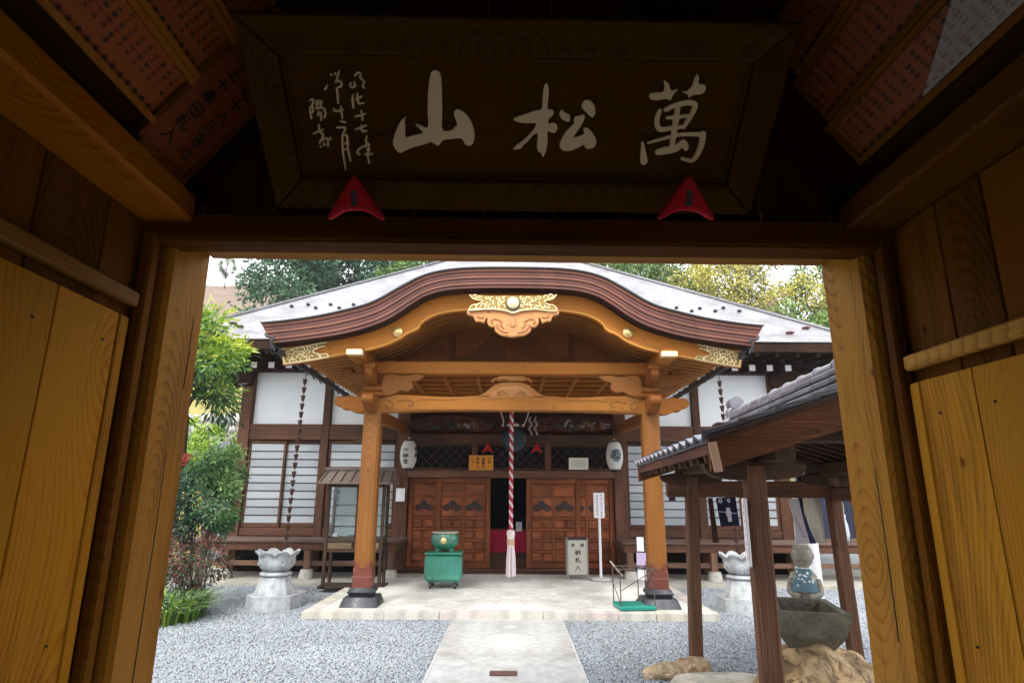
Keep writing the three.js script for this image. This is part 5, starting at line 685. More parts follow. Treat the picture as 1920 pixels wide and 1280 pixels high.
// ---------- vegetation ----------
function leafGeo(n, place, len, wid, cols, r, droop = 0.2) {
  const pos = new Float32Array(n * 12), col = new Float32Array(n * 12), idx = new Uint32Array(n * 6), d = V3(), s = V3(), c = new THREE.Color();
  for (let i = 0; i < n; i++) {
    const { p, out, k } = place(i), L = len * rr(0.65, 1.35, r), W = wid * rr(0.7, 1.3, r);
    d.set(r() - 0.5, r() - 0.5, r() - 0.5).normalize().multiplyScalar(0.9).add(out).normalize(); d.y -= droop; d.normalize();
    s.set(r() - 0.5, r() - 0.5, r() - 0.5).cross(d).normalize(); const nrm = s.clone().cross(d).multiplyScalar(W * 0.35);
    const P = [p, p.clone().addScaledVector(d, L * 0.5).addScaledVector(s, W / 2).add(nrm), p.clone().addScaledVector(d, L), p.clone().addScaledVector(d, L * 0.5).addScaledVector(s, -W / 2).add(nrm)];
    const a = cols[Math.min(cols.length - 1, Math.floor(clamp(k + rr(-0.22, 0.22, r), 0, 0.999) * cols.length))]; c.setRGB(...a).multiplyScalar(rr(0.75, 1.25, r));
    P.forEach((q, j) => { pos.set([q.x, q.y, q.z], (i * 4 + j) * 3); col.set([c.r, c.g, c.b], (i * 4 + j) * 3); });
    idx.set([0, 1, 2, 0, 2, 3].map((q) => q + i * 4), i * 6);
  }
  const g = new THREE.BufferGeometry(); g.setAttribute('position', new THREE.BufferAttribute(pos, 3)); g.setAttribute('color', new THREE.BufferAttribute(col, 3)); g.setIndex(new THREE.BufferAttribute(idx, 1)); g.computeVertexNormals(); return g;
}
const mLeaf = M([1, 1, 1], { vertexColors: true, rough: 0.6, side: THREE.DoubleSide }), mLeafSoft = M([1, 1, 1], { vertexColors: true, rough: 0.65, side: THREE.DoubleSide, transmission: 0.35 });
const mBark = M([0.13, 0.1, 0.075], { map: WOODOLD, bump: WOODB, bs: 0.02, rough: 0.95 }), mBarkPale = M([0.26, 0.22, 0.18], { map: WOODOLD, bump: WOODB, bs: 0.02, rough: 0.95 });
function clumped(r, clumps, spread) { return () => { const c = clumps[Math.floor(r() * clumps.length)], o = V3(r() + r() + r() - 1.5, r() + r() + r() - 1.5, r() + r() + r() - 1.5).multiplyScalar(spread * c.s); return { p: c.p.clone().add(o), out: c.out.clone().multiplyScalar(0.6).addScaledVector(o.clone().normalize(), 0.8), k: c.k + o.y / spread * 0.18 }; }; }
function ballClumps(r, n, cx, cy, cz, rx, ry, rz, inner = 0.45) { const a = []; while (a.length < n) { const v = V3(r() * 2 - 1, r() * 2 - 1, r() * 2 - 1); const l = v.length(); if (l > 1 || l < inner * r()) continue; const q = Math.pow(l, 0.6) / l; v.multiplyScalar(q); a.push({ p: V3(cx + v.x * rx, cy + v.y * ry, cz + v.z * rz), out: v.clone().normalize(), s: rr(0.7, 1.3, r), k: 0.5 + 0.4 * v.y }); } return a; }
function branchTo(a, b, r0, r1, r) { const m = a.clone().lerp(b, 0.5).add(V3(rr(-0.1, 0.1, r), rr(0, 0.15, r), rr(-0.1, 0.1, r)).multiplyScalar(a.distanceTo(b) * 0.5)); const g = tube([a, m, b], 1, 8, 6), p = g.attributes.position, c = new THREE.CatmullRomCurve3([a, m, b]); for (let i = 0; i <= 8; i++) { const P = c.getPointAt(i / 8), k = lerp(r0, r1, i / 8); for (let j = 0; j <= 6; j++) { const q = i * 7 + j; p.setXYZ(q, P.x + (p.getX(q) - P.x) * k, P.y + (p.getY(q) - P.y) * k, P.z + (p.getZ(q) - P.z) * k); } } return g; }
const protoT = {};
function treeProto(kind, seed) {
  const r = rng(seed), g = {}; let clumps = [], tr = [], cols, len, wid, n, spread;
  if (kind === 'conifer') { // 15 m, drooping tiers
    for (let i = 0; i < 150; i++) { const y = 2.2 + 12.6 * Math.pow(r(), 0.8), a = r() * 6.28, R0 = 2.9 * Math.pow(1 - (y - 1.5) / 14.2, 0.75), q = R0 * (0.35 + 0.7 * Math.sqrt(r())); clumps.push({ p: V3(Math.cos(a) * q, y - q * 0.18, Math.sin(a) * q), out: V3(Math.cos(a), -0.15, Math.sin(a)), s: rr(0.6, 1.2, r), k: 0.3 + 0.5 * q / R0 }); }
    tr.push(branchTo(V3(0, -1, 0), V3(0.1, 14.8, 0), 0.34, 0.03, r)); for (let i = 0; i < 26; i++) { const c = clumps[i]; tr.push(branchTo(V3(0, c.p.y + 0.5, 0), c.p, 0.07, 0.015, r)); }
    cols = [[0.018, 0.05, 0.032], [0.03, 0.085, 0.05], [0.045, 0.12, 0.062], [0.07, 0.16, 0.075]]; len = 0.36; wid = 0.11; n = 11000; spread = 0.75;
  } else { // broad crown on a forking trunk, 13 m
    const thin = kind === 'sparse'; clumps = ballClumps(r, thin ? 34 : 60, 0, 9.2, 0, 3.3, 4.2, 3.3); tr.push(branchTo(V3(0, -1, 0), V3(0.2, 7, 0.1), 0.26, 0.16, r), branchTo(V3(0.2, 7, 0.1), V3(-0.2, 12.6, 0), 0.16, 0.03, r));
    for (let i = 0; i < 22; i++) { const c = clumps[i], y = clamp(c.p.y - 2 - 1.5 * r(), 3, 10); tr.push(branchTo(V3(0.15, y, 0.08), c.p, 0.08, 0.015, r)); }
    cols = kind === 'yellow' || thin ? [[0.1, 0.11, 0.025], [0.22, 0.22, 0.04], [0.4, 0.36, 0.06], [0.52, 0.47, 0.1]] : kind === 'brown' ? [[0.08, 0.06, 0.05], [0.14, 0.1, 0.08], [0.2, 0.14, 0.1]] : [[0.03, 0.07, 0.025], [0.06, 0.13, 0.035], [0.1, 0.2, 0.045], [0.17, 0.27, 0.06]]; len = 0.24; wid = 0.14; n = thin ? 3600 : kind === 'yellow' ? 5600 : kind === 'brown' ? 2600 : 7600; spread = thin ? 0.62 : 0.66;
  }
  g.crown = leafGeo(n, clumped(r, clumps, spread), len, wid, cols, r); g.trunk = mergeGeometries(tr); return g;
}
const KIND = { conifer: ['conifer_tree', 'conifer'], green: ['broadleaf_tree', 'tree'], yellow: ['autumn_tree', 'tree'], sparse: ['sparse_tree', 'tree'], brown: ['bare_tree', 'tree'] };
function tree(kind, x, z, s, label, group) {
  protoT[kind] ??= treeProto(kind, kind.length * 13 + 5); const t = thing(KIND[kind][0], label, KIND[kind][1], [x, Math.max(0, hillH(x, z)), z], R() * 6.28, group); t.scale.setScalar(s); t.scale.y *= rr(0.94, 1.06);
  part('trunk', protoT[kind].trunk, mBark, t); part('crown', protoT[kind].crown, mLeaf, t); return t;
}
const GT = 'trees on the wooded slope behind the hall roof';
for (const [kind, x, D, sc, lab] of [
  ['conifer', -11.6, 30, 0.98, 'leftmost dark conifer behind the hall roof, its edge against the white sky'], ['conifer', -9.2, 33, 1.02, 'second dark conifer from the left behind the hall roof'], ['conifer', -13.4, 38, 0.9, 'dark conifer half hidden behind the leftmost conifer'], ['conifer', -6.7, 34, 0.95, 'dark conifer nearest the left shoulder of the porch gable'],
  ['green', -4.6, 31, 0.9, 'leafy green tree right of the conifers, left of the gable top'], ['green', -1.9, 36, 0.92, 'leafy green tree hidden behind the gable top, left of centre'], ['green', 1.6, 36, 0.92, 'leafy green tree hidden behind the gable top, right of centre'], ['green', 5.2, 33, 0.86, 'leafy green tree just right of the gable top'], ['green', 7.9, 34, 0.82, 'leafy green tree between the gable top and the yellow trees'], ['green', 16.9, 31, 0.75, 'leafy green tree by the top of the right gate post'],
  ['yellow', 10.9, 32, 0.74, 'yellow autumn tree left of the other yellow trees'], ['yellow', 13.2, 34, 0.76, 'yellow autumn tree in the middle of the right slope'], ['yellow', 14.8, 30, 0.66, 'low yellow autumn tree just above the right roof edge'],
  ['brown', 12.3, 29, 0.58, 'bare purple-brown tree between the yellow trees above the right roof'], ['brown', 9.4, 35, 0.7, 'bare brown tree left of the yellow trees'],
  ['sparse', 9.8, 39, 0.92, 'thin sparse-leaved tree against the sky, left one on the right slope'], ['sparse', 13.2, 40, 0.95, 'thin sparse-leaved tree against the sky, middle one on the right slope'], ['sparse', 16.4, 41, 0.95, 'thin sparse-leaved tree against the sky, right one on the right slope'], ['sparse', 6.6, 40, 0.88, 'thin sparse-leaved tree nearest the gable top on the right'],
]) tree(kind, x, -D, sc, lab, GT);
tree('green', 9.6, -14.6, 0.52, 'green tree seen between the hall corner and the right gate post'); tree('green', 8.1, -17, 0.5, 'small green tree close behind the right end of the hall');
tree('green', -36.2, -72, 0.34, 'distant hazy tree on the far left hillside by the gate post'); tree('green', -31.5, -66, 0.22, 'small distant hazy tree right of the other on the far left hillside');

{ // left bed: leafy tree, berry bush, clump of long grass
  const r = rng(51);
  const t = thing('leafy_tree', 'tree with bright yellow-green long leaves by the left gate post', 'tree', [-5.08, 0, -9.3]);
  const cl = ballClumps(r, 46, 0.05, 3.5, 0.15, 0.86, 0.86, 0.85); cl.forEach((c) => (c.k = clamp(0.12 + 0.5 * (c.p.y - 2.7) / 1.7 + 0.3 * c.out.x, 0, 1)));
  part('crown', leafGeo(5200, clumped(r, cl, 0.2), 0.17, 0.034, [[0.014, 0.05, 0.018], [0.035, 0.11, 0.022], [0.1, 0.24, 0.025], [0.28, 0.44, 0.02], [0.5, 0.56, 0.03]], r), mLeafSoft, t);
  part('trunk', mergeGeometries([branchTo(V3(-0.05, 0, 0), V3(0.02, 2.7, 0), 0.13, 0.09, r), branchTo(V3(0.02, 2.7, 0), V3(0.1, 4.1, 0.1), 0.09, 0.02, r), ...cl.slice(0, 14).map((c) => branchTo(V3(0.03, 2.7 + r(), 0.03), c.p, 0.035, 0.008, r))]), mBark, t);
  const b = thing('berry_bush', 'dark green bush with red berries and reddish lower leaves beside the hall', 'bush', [-4.4, 0, -8.95]);
  const bc = [...ballClumps(r, 40, 0.02, 1.5, 0, 0.44, 0.5, 0.42, 0.3), ...ballClumps(r, 10, 0.28, 1.95, 0, 0.3, 0.22, 0.3)]; bc.forEach((c) => (c.k = clamp(0.25 + 0.55 * (c.p.y - 1) + 0.35 * c.out.x, 0, 1)));
  part('foliage', leafGeo(7500, clumped(r, bc, 0.13), 0.07, 0.026, [[0.012, 0.04, 0.018], [0.02, 0.075, 0.03], [0.035, 0.12, 0.04], [0.08, 0.21, 0.05], [0.2, 0.33, 0.1]], r), mLeafSoft, b);
  const lc = ballClumps(r, 26, -0.05, 0.68, 0, 0.42, 0.42, 0.4, 0.2); part('lower_leaves', leafGeo(2400, clumped(r, lc, 0.14), 0.06, 0.024, [[0.03, 0.05, 0.02], [0.1, 0.03, 0.03], [0.05, 0.1, 0.03], [0.22, 0.08, 0.07], [0.16, 0.05, 0.04]], r), mLeaf, b);
  const be = []; for (const [cx, cy, cz] of [[-0.33, 2.02, 0.1], [-0.25, 2.06, 0.15], [-0.42, 1.9, 0.12], [-0.52, 1.72, 0.2]]) for (let i = 0; i < 34; i++) be.push(new THREE.IcosahedronGeometry(0.013, 0).translate(cx + rr(-0.07, 0.07, r), cy + rr(-0.06, 0.06, r), cz + rr(-0.05, 0.05, r))); part('berries', mergeGeometries(be), M([0.3, 0.015, 0.012], { rough: 0.5 }), b);
  const st = []; for (let i = 0; i < 12; i++) { const c = bc[i].p; st.push(branchTo(V3(rr(-0.14, 0.14, r), 0, rr(-0.1, 0.1, r)), c, 0.016, 0.006, r)); } st.push(branchTo(V3(0.1, 0, 0.05), V3(0.14, 1.3, 0), 0.05, 0.03, r)); part('stem', mergeGeometries(st), mBarkPale, b);
  const blades = (n, cx, cz, rad, h, cols, seed) => { const q = rng(seed), pos = [], col = [], idx = []; for (let i = 0; i < n; i++) { const a = q() * 6.28, rd = rad * Math.sqrt(q()), b0 = V3(cx + Math.cos(a) * rd, 0, cz + Math.sin(a) * rd), d = V3(Math.cos(a) + rr(-0.6, 0.6, q), 0, Math.sin(a) + rr(-0.6, 0.6, q)).normalize(), hh = h * rr(0.6, 1.15, q), sp = rr(0.12, 0.42, q), w = rr(0.009, 0.018, q), sd = V3(-d.z, 0, d.x), c = new THREE.Color().setRGB(...cols[Math.floor(q() * cols.length)]); for (let k = 0; k <= 4; k++) { const u = k / 4, P = b0.clone().addScaledVector(d, sp * u * u).add(V3(0, hh * (1.7 * u - 0.95 * u * u), 0)), ww = w * (1 - u * 0.9); for (const e of [-1, 1]) { const v = P.clone().addScaledVector(sd, e * ww); pos.push(v.x, v.y, v.z); const m = 0.45 + 0.75 * u; col.push(c.r * m, c.g * m, c.b * m); } if (k) { const z = pos.length / 3 - 4; idx.push(z, z + 1, z + 2, z + 1, z + 3, z + 2); } } } const g = new THREE.BufferGeometry(); g.setAttribute('position', new THREE.Float32BufferAttribute(pos, 3)); g.setAttribute('color', new THREE.Float32BufferAttribute(col, 3)); g.setIndex(idx); g.computeVertexNormals(); return g; };
  const gc = thing('grass_clump', 'bright green arching grass-like clump at the foot of the bush', 'plant', [-4.42, 0, -8.4]); part('blades', mergeGeometries([blades(800, -0.06, 0.06, 0.52, 0.4, [[0.1, 0.26, 0.02], [0.2, 0.42, 0.03], [0.4, 0.58, 0.05], [0.05, 0.14, 0.02]], 6), blades(260, -0.2, 0.28, 0.26, 0.24, [[0.3, 0.42, 0.05], [0.4, 0.5, 0.1], [0.12, 0.25, 0.03]], 7), blades(200, 0.12, -0.2, 0.3, 0.42, [[0.03, 0.08, 0.02], [0.06, 0.14, 0.03]], 8)]), mLeafSoft, gc);
  const g2 = thing('grass_clump', 'small green tuft in the gravel by the right gate post', 'plant', [3.72, 0, -5.9]); part('blades', blades(120, 0, 0, 0.12, 0.2, [[0.06, 0.15, 0.03], [0.16, 0.26, 0.06]], 9), mLeafSoft, g2);
  // on the slope: clipped bushes, stone wall, monument
  const ballProto = leafGeo(2600, clumped(r, ballClumps(r, 46, 0, 0, 0, 0.62, 0.46, 0.62, 0.85), 0.1), 0.07, 0.04, [[0.05, 0.11, 0.02], [0.12, 0.24, 0.03], [0.25, 0.42, 0.05], [0.4, 0.55, 0.07]], r, 0);
  for (const [px, py, D, s, lab] of [[395, 838, 15.5, 1.25, 'bright green clipped bush left of the hall beside the grey monument'], [372, 862, 14.2, 0.9, 'lower bright green bush just above the berry bush'], [408, 880, 13.6, 0.85, 'bright green bush below the grey monument'], [352, 815, 19, 1.2, 'green bush against the stone wall at the left post']]) { const p = at(px, py, D), o = thing('clipped_bush', lab, 'bush', [p.x, p.y, p.z]); part('foliage', ballProto, mLeaf, o).scale.setScalar(s); part('stem', branchTo(V3(0, -1.6, 0), V3(0, 0, 0), 0.06, 0.03, r), mBark, o); }
  const mo = at(426, 850, 14.2); const mon = solo('stone_monument', planar(extr(smoothPoly([[-0.2, -2.6], [0.2, -2.6], [0.19, 0.1], [0.12, 0.24], [-0.05, 0.26], [-0.18, 0.16]], 2), 0.2, 0.03)), stone([0.36, 0.39, 0.44]), 'tall grey stone monument left of the hall corner', 'monument'); mon.position.copy(mo);
  const m2 = at(418, 798, 18.6); const mon2 = solo('stone_post', planar(extr(poly([[-0.12, -1], [0.12, -1], [0.12, 0.16], [0, 0.22], [-0.12, 0.16]]), 0.2, 0.02)), stone([0.6, 0.6, 0.6]), 'short pale stone post on top of the stone wall', 'post'); mon2.position.copy(m2);
  const w = thing('stone_wall', 'dry stone retaining wall of grey boulders on the left slope', 'wall', [-9.6, 1.6, -18.9]), mw = [stone([0.5, 0.47, 0.47]), stone([0.42, 0.4, 0.4]), stone([0.58, 0.55, 0.54])], gs = [1, 2, 3, 4].map((k) => planar(noisy(new THREE.IcosahedronGeometry(0.2, 2), 0.12, 5, k)));
  for (let j = 0; j < 8; j++) for (let i = 0; i < 15; i++) part('boulder', gs[(i * 3 + j) % 4], mw[Math.floor(r() * 3)], w, [-2.6 + i * 0.36 + (j % 2) * 0.18 + rr(-0.05, 0.05, r), 0.12 + j * 0.3 + rr(-0.04, 0.04, r), -j * 0.09 + rr(-0.06, 0.06, r)], [r() * 6, r() * 6, r() * 6]).scale.setScalar(rr(0.85, 1.2, r));
}

// ---------- the gate the picture is taken from ----------
const GA = 0.0165, gatePt = (o) => { o.position.z += 2.2; return o; };
const gate = thing('temple_gate', 'dim wooden temple gate framing the view, with plank walls and sloped ceiling', 'gate', [0.03, 0, -2.2], GA);
const G = (name, g, m, parent) => { const o = part(name, g, m, parent || gate); if (!parent) o.position.z += 2.2; return o; };
const hung = (name, label, cat, pos, group) => { const q = V3(pos[0], pos[1], pos[2] + 2.2).applyAxisAngle(V3(0, 1, 0), GA).add(V3(0.03, 0, -2.2)); return thing(name, label, cat, [q.x, q.y, q.z], GA, group); };
const gm = () => mGate[Math.floor(R() * 3)];
struct('gate_floor', planar(span(-1.6, 1.6, -0.1, 0.016, -2.6, 1.9, 0.004)), M([0.22, 0.21, 0.2], { map: BLOTCH, bump: ROUGHB, bs: 0.003, rough: 0.9 }));  // unseen floor, added dark to cut light bouncing up inside the gate
for (const s of [-1, 1]) {
  G('post', span(s * 1.345, s * 1.63, 0, 2.76, -2.5, -2.21, 0.016, 'y'), mGate[s < 0 ? 0 : 1]).userData.label = s < 0 ? 'left gate post with a long drying crack' : 'right gate post with broad pale grain';
  G('jamb_strip', span(s * 1.375, s * 1.42, 0, 2.55, -2.175, -2.12, 0.008, 'y'), mUpper[2]);
  // boarded side: planks up to the wall plate
  const x0 = s * 1.425, x1 = s * 1.455; let z = -2.2;
  const seams = s < 0 ? [-2.2, -1.93, -1.63, -1.3, -0.98, -0.66, -0.33, 0, 0.3, 0.6, 0.9, 1.2, 1.5] : [-2.2, -1.89, -1.69, -1.37, -1.04, -0.7, -0.38, -0.05, 0.25, 0.55, 0.88, 1.2, 1.5];
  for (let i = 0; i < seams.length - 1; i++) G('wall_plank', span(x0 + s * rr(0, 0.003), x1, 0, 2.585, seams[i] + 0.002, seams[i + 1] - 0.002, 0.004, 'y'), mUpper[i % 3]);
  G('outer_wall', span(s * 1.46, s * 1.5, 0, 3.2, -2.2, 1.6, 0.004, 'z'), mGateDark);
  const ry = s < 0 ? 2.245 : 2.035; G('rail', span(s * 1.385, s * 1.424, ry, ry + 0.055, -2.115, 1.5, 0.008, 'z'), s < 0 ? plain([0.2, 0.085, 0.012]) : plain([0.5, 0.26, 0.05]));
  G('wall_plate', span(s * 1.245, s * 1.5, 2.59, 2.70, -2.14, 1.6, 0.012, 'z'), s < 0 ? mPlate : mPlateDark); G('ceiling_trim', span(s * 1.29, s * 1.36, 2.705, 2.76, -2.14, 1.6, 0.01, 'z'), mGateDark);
  // open door leaf against the side
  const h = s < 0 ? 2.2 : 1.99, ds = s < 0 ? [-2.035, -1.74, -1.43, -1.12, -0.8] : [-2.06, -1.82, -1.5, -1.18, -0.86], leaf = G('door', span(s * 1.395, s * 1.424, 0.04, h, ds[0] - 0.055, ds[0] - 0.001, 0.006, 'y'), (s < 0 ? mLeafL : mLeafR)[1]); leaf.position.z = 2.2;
  for (let i = 0; i < 4; i++) part('door_plank', span(s * (1.396 + rr(0, 0.002)), s * 1.424, 0.04, h, ds[i] + 0.0015, ds[i + 1] - 0.0015, 0.003, 'y'), (s < 0 ? mLeafL : mLeafR)[i % 3], leaf);
  for (let i = 0; i < 4; i++) for (const y of [0.5, 1.15, h - 0.12]) part('nail', new THREE.SphereGeometry(0.0045, 6, 5), mIron, leaf, [s * 1.3945, y + rr(-0.01, 0.01), ds[i] + 0.06 + rr(0, 0.02)]);
  if (s < 0) part('latch_slot', cb(0.008, 0.11, 0.03, 0.003), mBlack, leaf, [-1.396, 0.84, -2.0]);
  // roof slope and soffit
  G('roof_slope', hexa([[0, 4.3, 1.9], [s * 2.5, 2.82, 1.9], [s * 2.5, 2.92, 1.9], [0, 4.42, 1.9], [0, 4.3, -3.4], [s * 2.5, 2.82, -3.4], [s * 2.5, 2.92, -3.4], [0, 4.42, -3.4]]), mDeep);
  G('tie_board', span(s * 1.3, s * 1.62, 2.705, 3.4, -2.4, -2.36, 0.004), mGateDark);
}
{ const ck = (pts, x) => mergeGeometries(pts.slice(1).map((p, i) => bar(V3(x, pts[i][0], pts[i][1]), V3(x, p[0], p[1]), 0.0035 * Math.sin((i + 0.6) / pts.length * PI) + 0.0012, 0.002))); G('drying_crack', ck([[1.75, -2.36], [1.5, -2.363], [1.2, -2.358], [0.9, -2.352], [0.5, -2.35], [0.05, -2.346]], -1.3445), mBlack); G('drying_crack', ck([[2.3, -2.42], [2.15, -2.422], [2.0, -2.418]], -1.3445), mBlack); G('drying_crack', ck([[1.7, -2.3], [1.4, -2.296], [1.1, -2.299]], 1.3445), mBlack); }
G('lintel', span(-1.344, 1.344, 2.585, 2.76, -2.5, -2.315, 0.014, 'x'), mGate[0]); G('lintel_bead', span(-1.344, 1.344, 2.575, 2.6, -2.312, -2.275, 0.006, 'x'), mGate[1]);
G('tie_beam', span(-1.6, 1.6, 2.52, 2.635, -2.265, -2.13, 0.014, 'x'), mUpper[1]);
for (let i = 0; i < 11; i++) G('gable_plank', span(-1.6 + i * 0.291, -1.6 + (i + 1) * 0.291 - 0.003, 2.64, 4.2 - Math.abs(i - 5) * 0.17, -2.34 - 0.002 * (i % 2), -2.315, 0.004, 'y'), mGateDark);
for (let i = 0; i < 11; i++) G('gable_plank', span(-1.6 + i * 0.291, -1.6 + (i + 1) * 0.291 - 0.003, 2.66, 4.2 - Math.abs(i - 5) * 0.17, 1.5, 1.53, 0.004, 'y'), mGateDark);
G('rear_lintel', span(-1.5, 1.5, 2.5, 2.655, 1.48, 1.66, 0.014, 'x'), mUpper[1]); for (let i = 0; i < 10; i++) G('added_rear_board', span(-1.42 + i * 0.284, -1.42 + (i + 1) * 0.284 - 0.003, 2.02, 2.499, 1.56, 1.59, 0.004, 'y'), mUpper[i % 3]); for (const s of [-1, 1]) for (let i = 0; i < 2; i++) G('added_rear_board', span(s * (0.98 + i * 0.18), s * (1.157 + i * 0.18), 0, 2.015, 1.56, 1.59, 0.004, 'y'), mUpper[i % 3]); for (const s of [-1, 1]) G('rear_post', span(s * 1.345, s * 1.62, 0, 2.49, 1.51, 1.75, 0.016, 'y'), mGate[0]);  // rear boards added unseen behind the camera to cut light inside the gate
// sloped soffit boards carrying donors' names
const UX = 0.6157, UY = 0.788, sl = (side, s, D, o = 0) => [side * (1.29 - UX * s) - side * UY * o, 2.77 + UY * s - UX * o, -D];
function slopeBox(side, s0, s1, D0, D1, o0, o1) { const c = (o) => [sl(side, s0, D1, o), sl(side, s0, D0, o), sl(side, s1, D0, o), sl(side, s1, D1, o)]; return side < 0 ? hexa([...c(o1), ...c(o0)]) : hexa([...c(o1).reverse(), ...c(o0).reverse()]); }
function reGrain(g, ax) { return grain(g, ax); }
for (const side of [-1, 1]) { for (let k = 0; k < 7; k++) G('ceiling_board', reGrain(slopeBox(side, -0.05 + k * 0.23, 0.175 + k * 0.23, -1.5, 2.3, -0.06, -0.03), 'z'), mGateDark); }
function donor(side, s0, s1, D0, D1, label, cols, big, seed, tint) {
  const b = hung('donor_board', label, 'name board', [0, 0, -2.2]), mk = (o) => { o.position.z += 2.2; return o; };
  const c0 = sl(side, (s0 + s1) / 2, (D0 + D1) / 2); b.position.set(0.03, 0, -2.2);
  mk(part('board', reGrain(slopeBox(side, s0, s1, D0, D1, -0.028, 0.0), 'z'), mUpper[2], b));
  const q = [sl(side, s0, side < 0 ? D0 : D1, 0.003), sl(side, s0, side < 0 ? D1 : D0, 0.003), sl(side, s1, side < 0 ? D1 : D0, 0.003), sl(side, s1, side < 0 ? D0 : D1, 0.003)], g = new THREE.BufferGeometry();
  g.setAttribute('position', new THREE.Float32BufferAttribute([0, 1, 2, 0, 2, 3].flatMap((i) => q[i]), 3)); g.setAttribute('uv', new THREE.Float32BufferAttribute([0, 0, 1, 0, 1, 1, 0, 0, 1, 1, 0, 1], 2)); g.computeVertexNormals();
  const L = D1 - D0, Wd = s1 - s0, H = 256, Wp = Math.min(1536, Math.round(H * L / Wd)), r = rng(seed);
  const t = canvasTex(Wp, H, (c, w, h) => {
    c.fillStyle = tint; c.fillRect(0, 0, w, h); for (let i = 0; i < 160; i++) { c.fillStyle = `rgba(${60 + 50 * r()},${30 + 20 * r()},10,.07)`; c.fillRect(0, r() * h, w, 1 + r() * 4); }
    c.strokeStyle = '#0f0a07';
    if (big) { for (let k = 0; k < 2; k++) { const s = h * 0.085; for (let i = 0; i < 9; i++) glyph(c, KS[Math.floor(r() * KS.length)], w * (0.2 + 0.4 * k), h * 0.04 + i * s * 1.15, s * 1.05, s * 0.13, 1.25); } }
    else { const st = h * 0.19; for (let x = st * 0.4; x < w - st; x += st) { const n = 5 + Math.floor(r() * 3); glyph(c, '金', x, h - st * 0.95, st * 0.62, st * 0.08); for (let i = 0; i < n - 1; i++) glyph(c, KS[Math.floor(r() * KS.length)], x + st * 0.05, h * 0.06 + i * h * 0.115 + (n < 6 ? h * 0.1 : 0), st * 0.5, st * 0.065); } }
  });
  mk(part('lettering', g, M(side < 0 ? [0.9, 0.8, 0.2] : [0.75, 0.58, 0.16], { map: t, rough: 0.7 }), b));
  for (const e of [s0, s1]) mk(part('frame', reGrain(slopeBox(side, e - 0.011, e + 0.011, D0 - 0.0, D1 + 0.01, 0.0035, 0.026), 'z'), side < 0 ? plain([0.3, 0.11, 0.01]) : mUpper[2], b));
  mk(part('frame', reGrain(slopeBox(side, s0 + 0.012, s1 - 0.012, D1 - 0.004, D1 + 0.014, 0.0035, 0.02), 'y'), mUpper[2], b));
  return b;
}
const brown = '#a4581c';
donor(-1, 0.056, 0.240, 0.6, 1.79, 'lowest long donor name board on the left ceiling slope', 0, false, 3, brown); donor(-1, 0.264, 0.44, 0.6, 1.78, 'middle long donor name board on the left ceiling slope', 0, false, 4, '#97501a'); donor(-1, 0.464, 0.64, 0.6, 1.77, 'uppermost long donor name board on the left ceiling slope', 0, false, 6, '#94501c');
donor(-1, -0.02, 0.64, 1.815, 2.1, 'dark heading board with two lines of large characters, far end of the left slope', 0, true, 5, '#8a4516');
donor(1, 0.045, 0.215, 0.6, 1.97, 'lowest long donor name board on the right ceiling slope', 0, false, 7, '#94541c'); donor(1, 0.24, 0.41, 0.6, 1.93, 'middle long donor name board on the right ceiling slope', 0, false, 8, '#8a4a18'); donor(1, 0.435, 0.6, 0.6, 1.88, 'uppermost long donor name board on the right ceiling slope', 0, false, 9, '#84461a');
{ const s = hung('bright_patch_sheet', 'pale printed sheet added for a bright reflection-like patch on the lowest right name board', 'paper', [0, 0, -2.2]); s.position.set(0.03, 0, -2.2); const q = [[0.06, 0.7], [0.06, 1.61], [0.2, 1.335], [0.2, 0.7]].map(([a, d]) => sl(1, a, d, 0.03)), g = new THREE.BufferGeometry(); g.setAttribute('position', new THREE.Float32BufferAttribute([0, 2, 1, 0, 3, 2].flatMap((i) => q[i]), 3)); g.setAttribute('uv', new THREE.Float32BufferAttribute([1, 0, 0.3, 1, 0, 0, 1, 0, 1, 1, 0.3, 1], 2)); g.computeVertexNormals(); const o = part('print', g, M([0.3, 0.27, 0.25], { map: canvasTex(768, 256, (c, w, h) => { c.fillStyle = '#d8c8bc'; c.fillRect(0, 0, w, h); const r = rng(2); c.strokeStyle = 'rgba(70,66,74,.7)'; for (let x = 20; x < w; x += 30) for (let y = 10; y < h - 24; y += 26) if (r() < 0.8) glyph(c, KS[Math.floor(r() * KS.length)], x, y, 22, 2.6); for (let i = 0; i < 9; i++) { c.fillStyle = 'rgba(190,110,90,.35)'; c.fillRect(r() * w, r() * h, 60, 30); } }), rough: 0.4, side: THREE.DoubleSide }), s); o.position.z += 2.2; }  // added sheet in place of a bright, reflection-like patch on the board

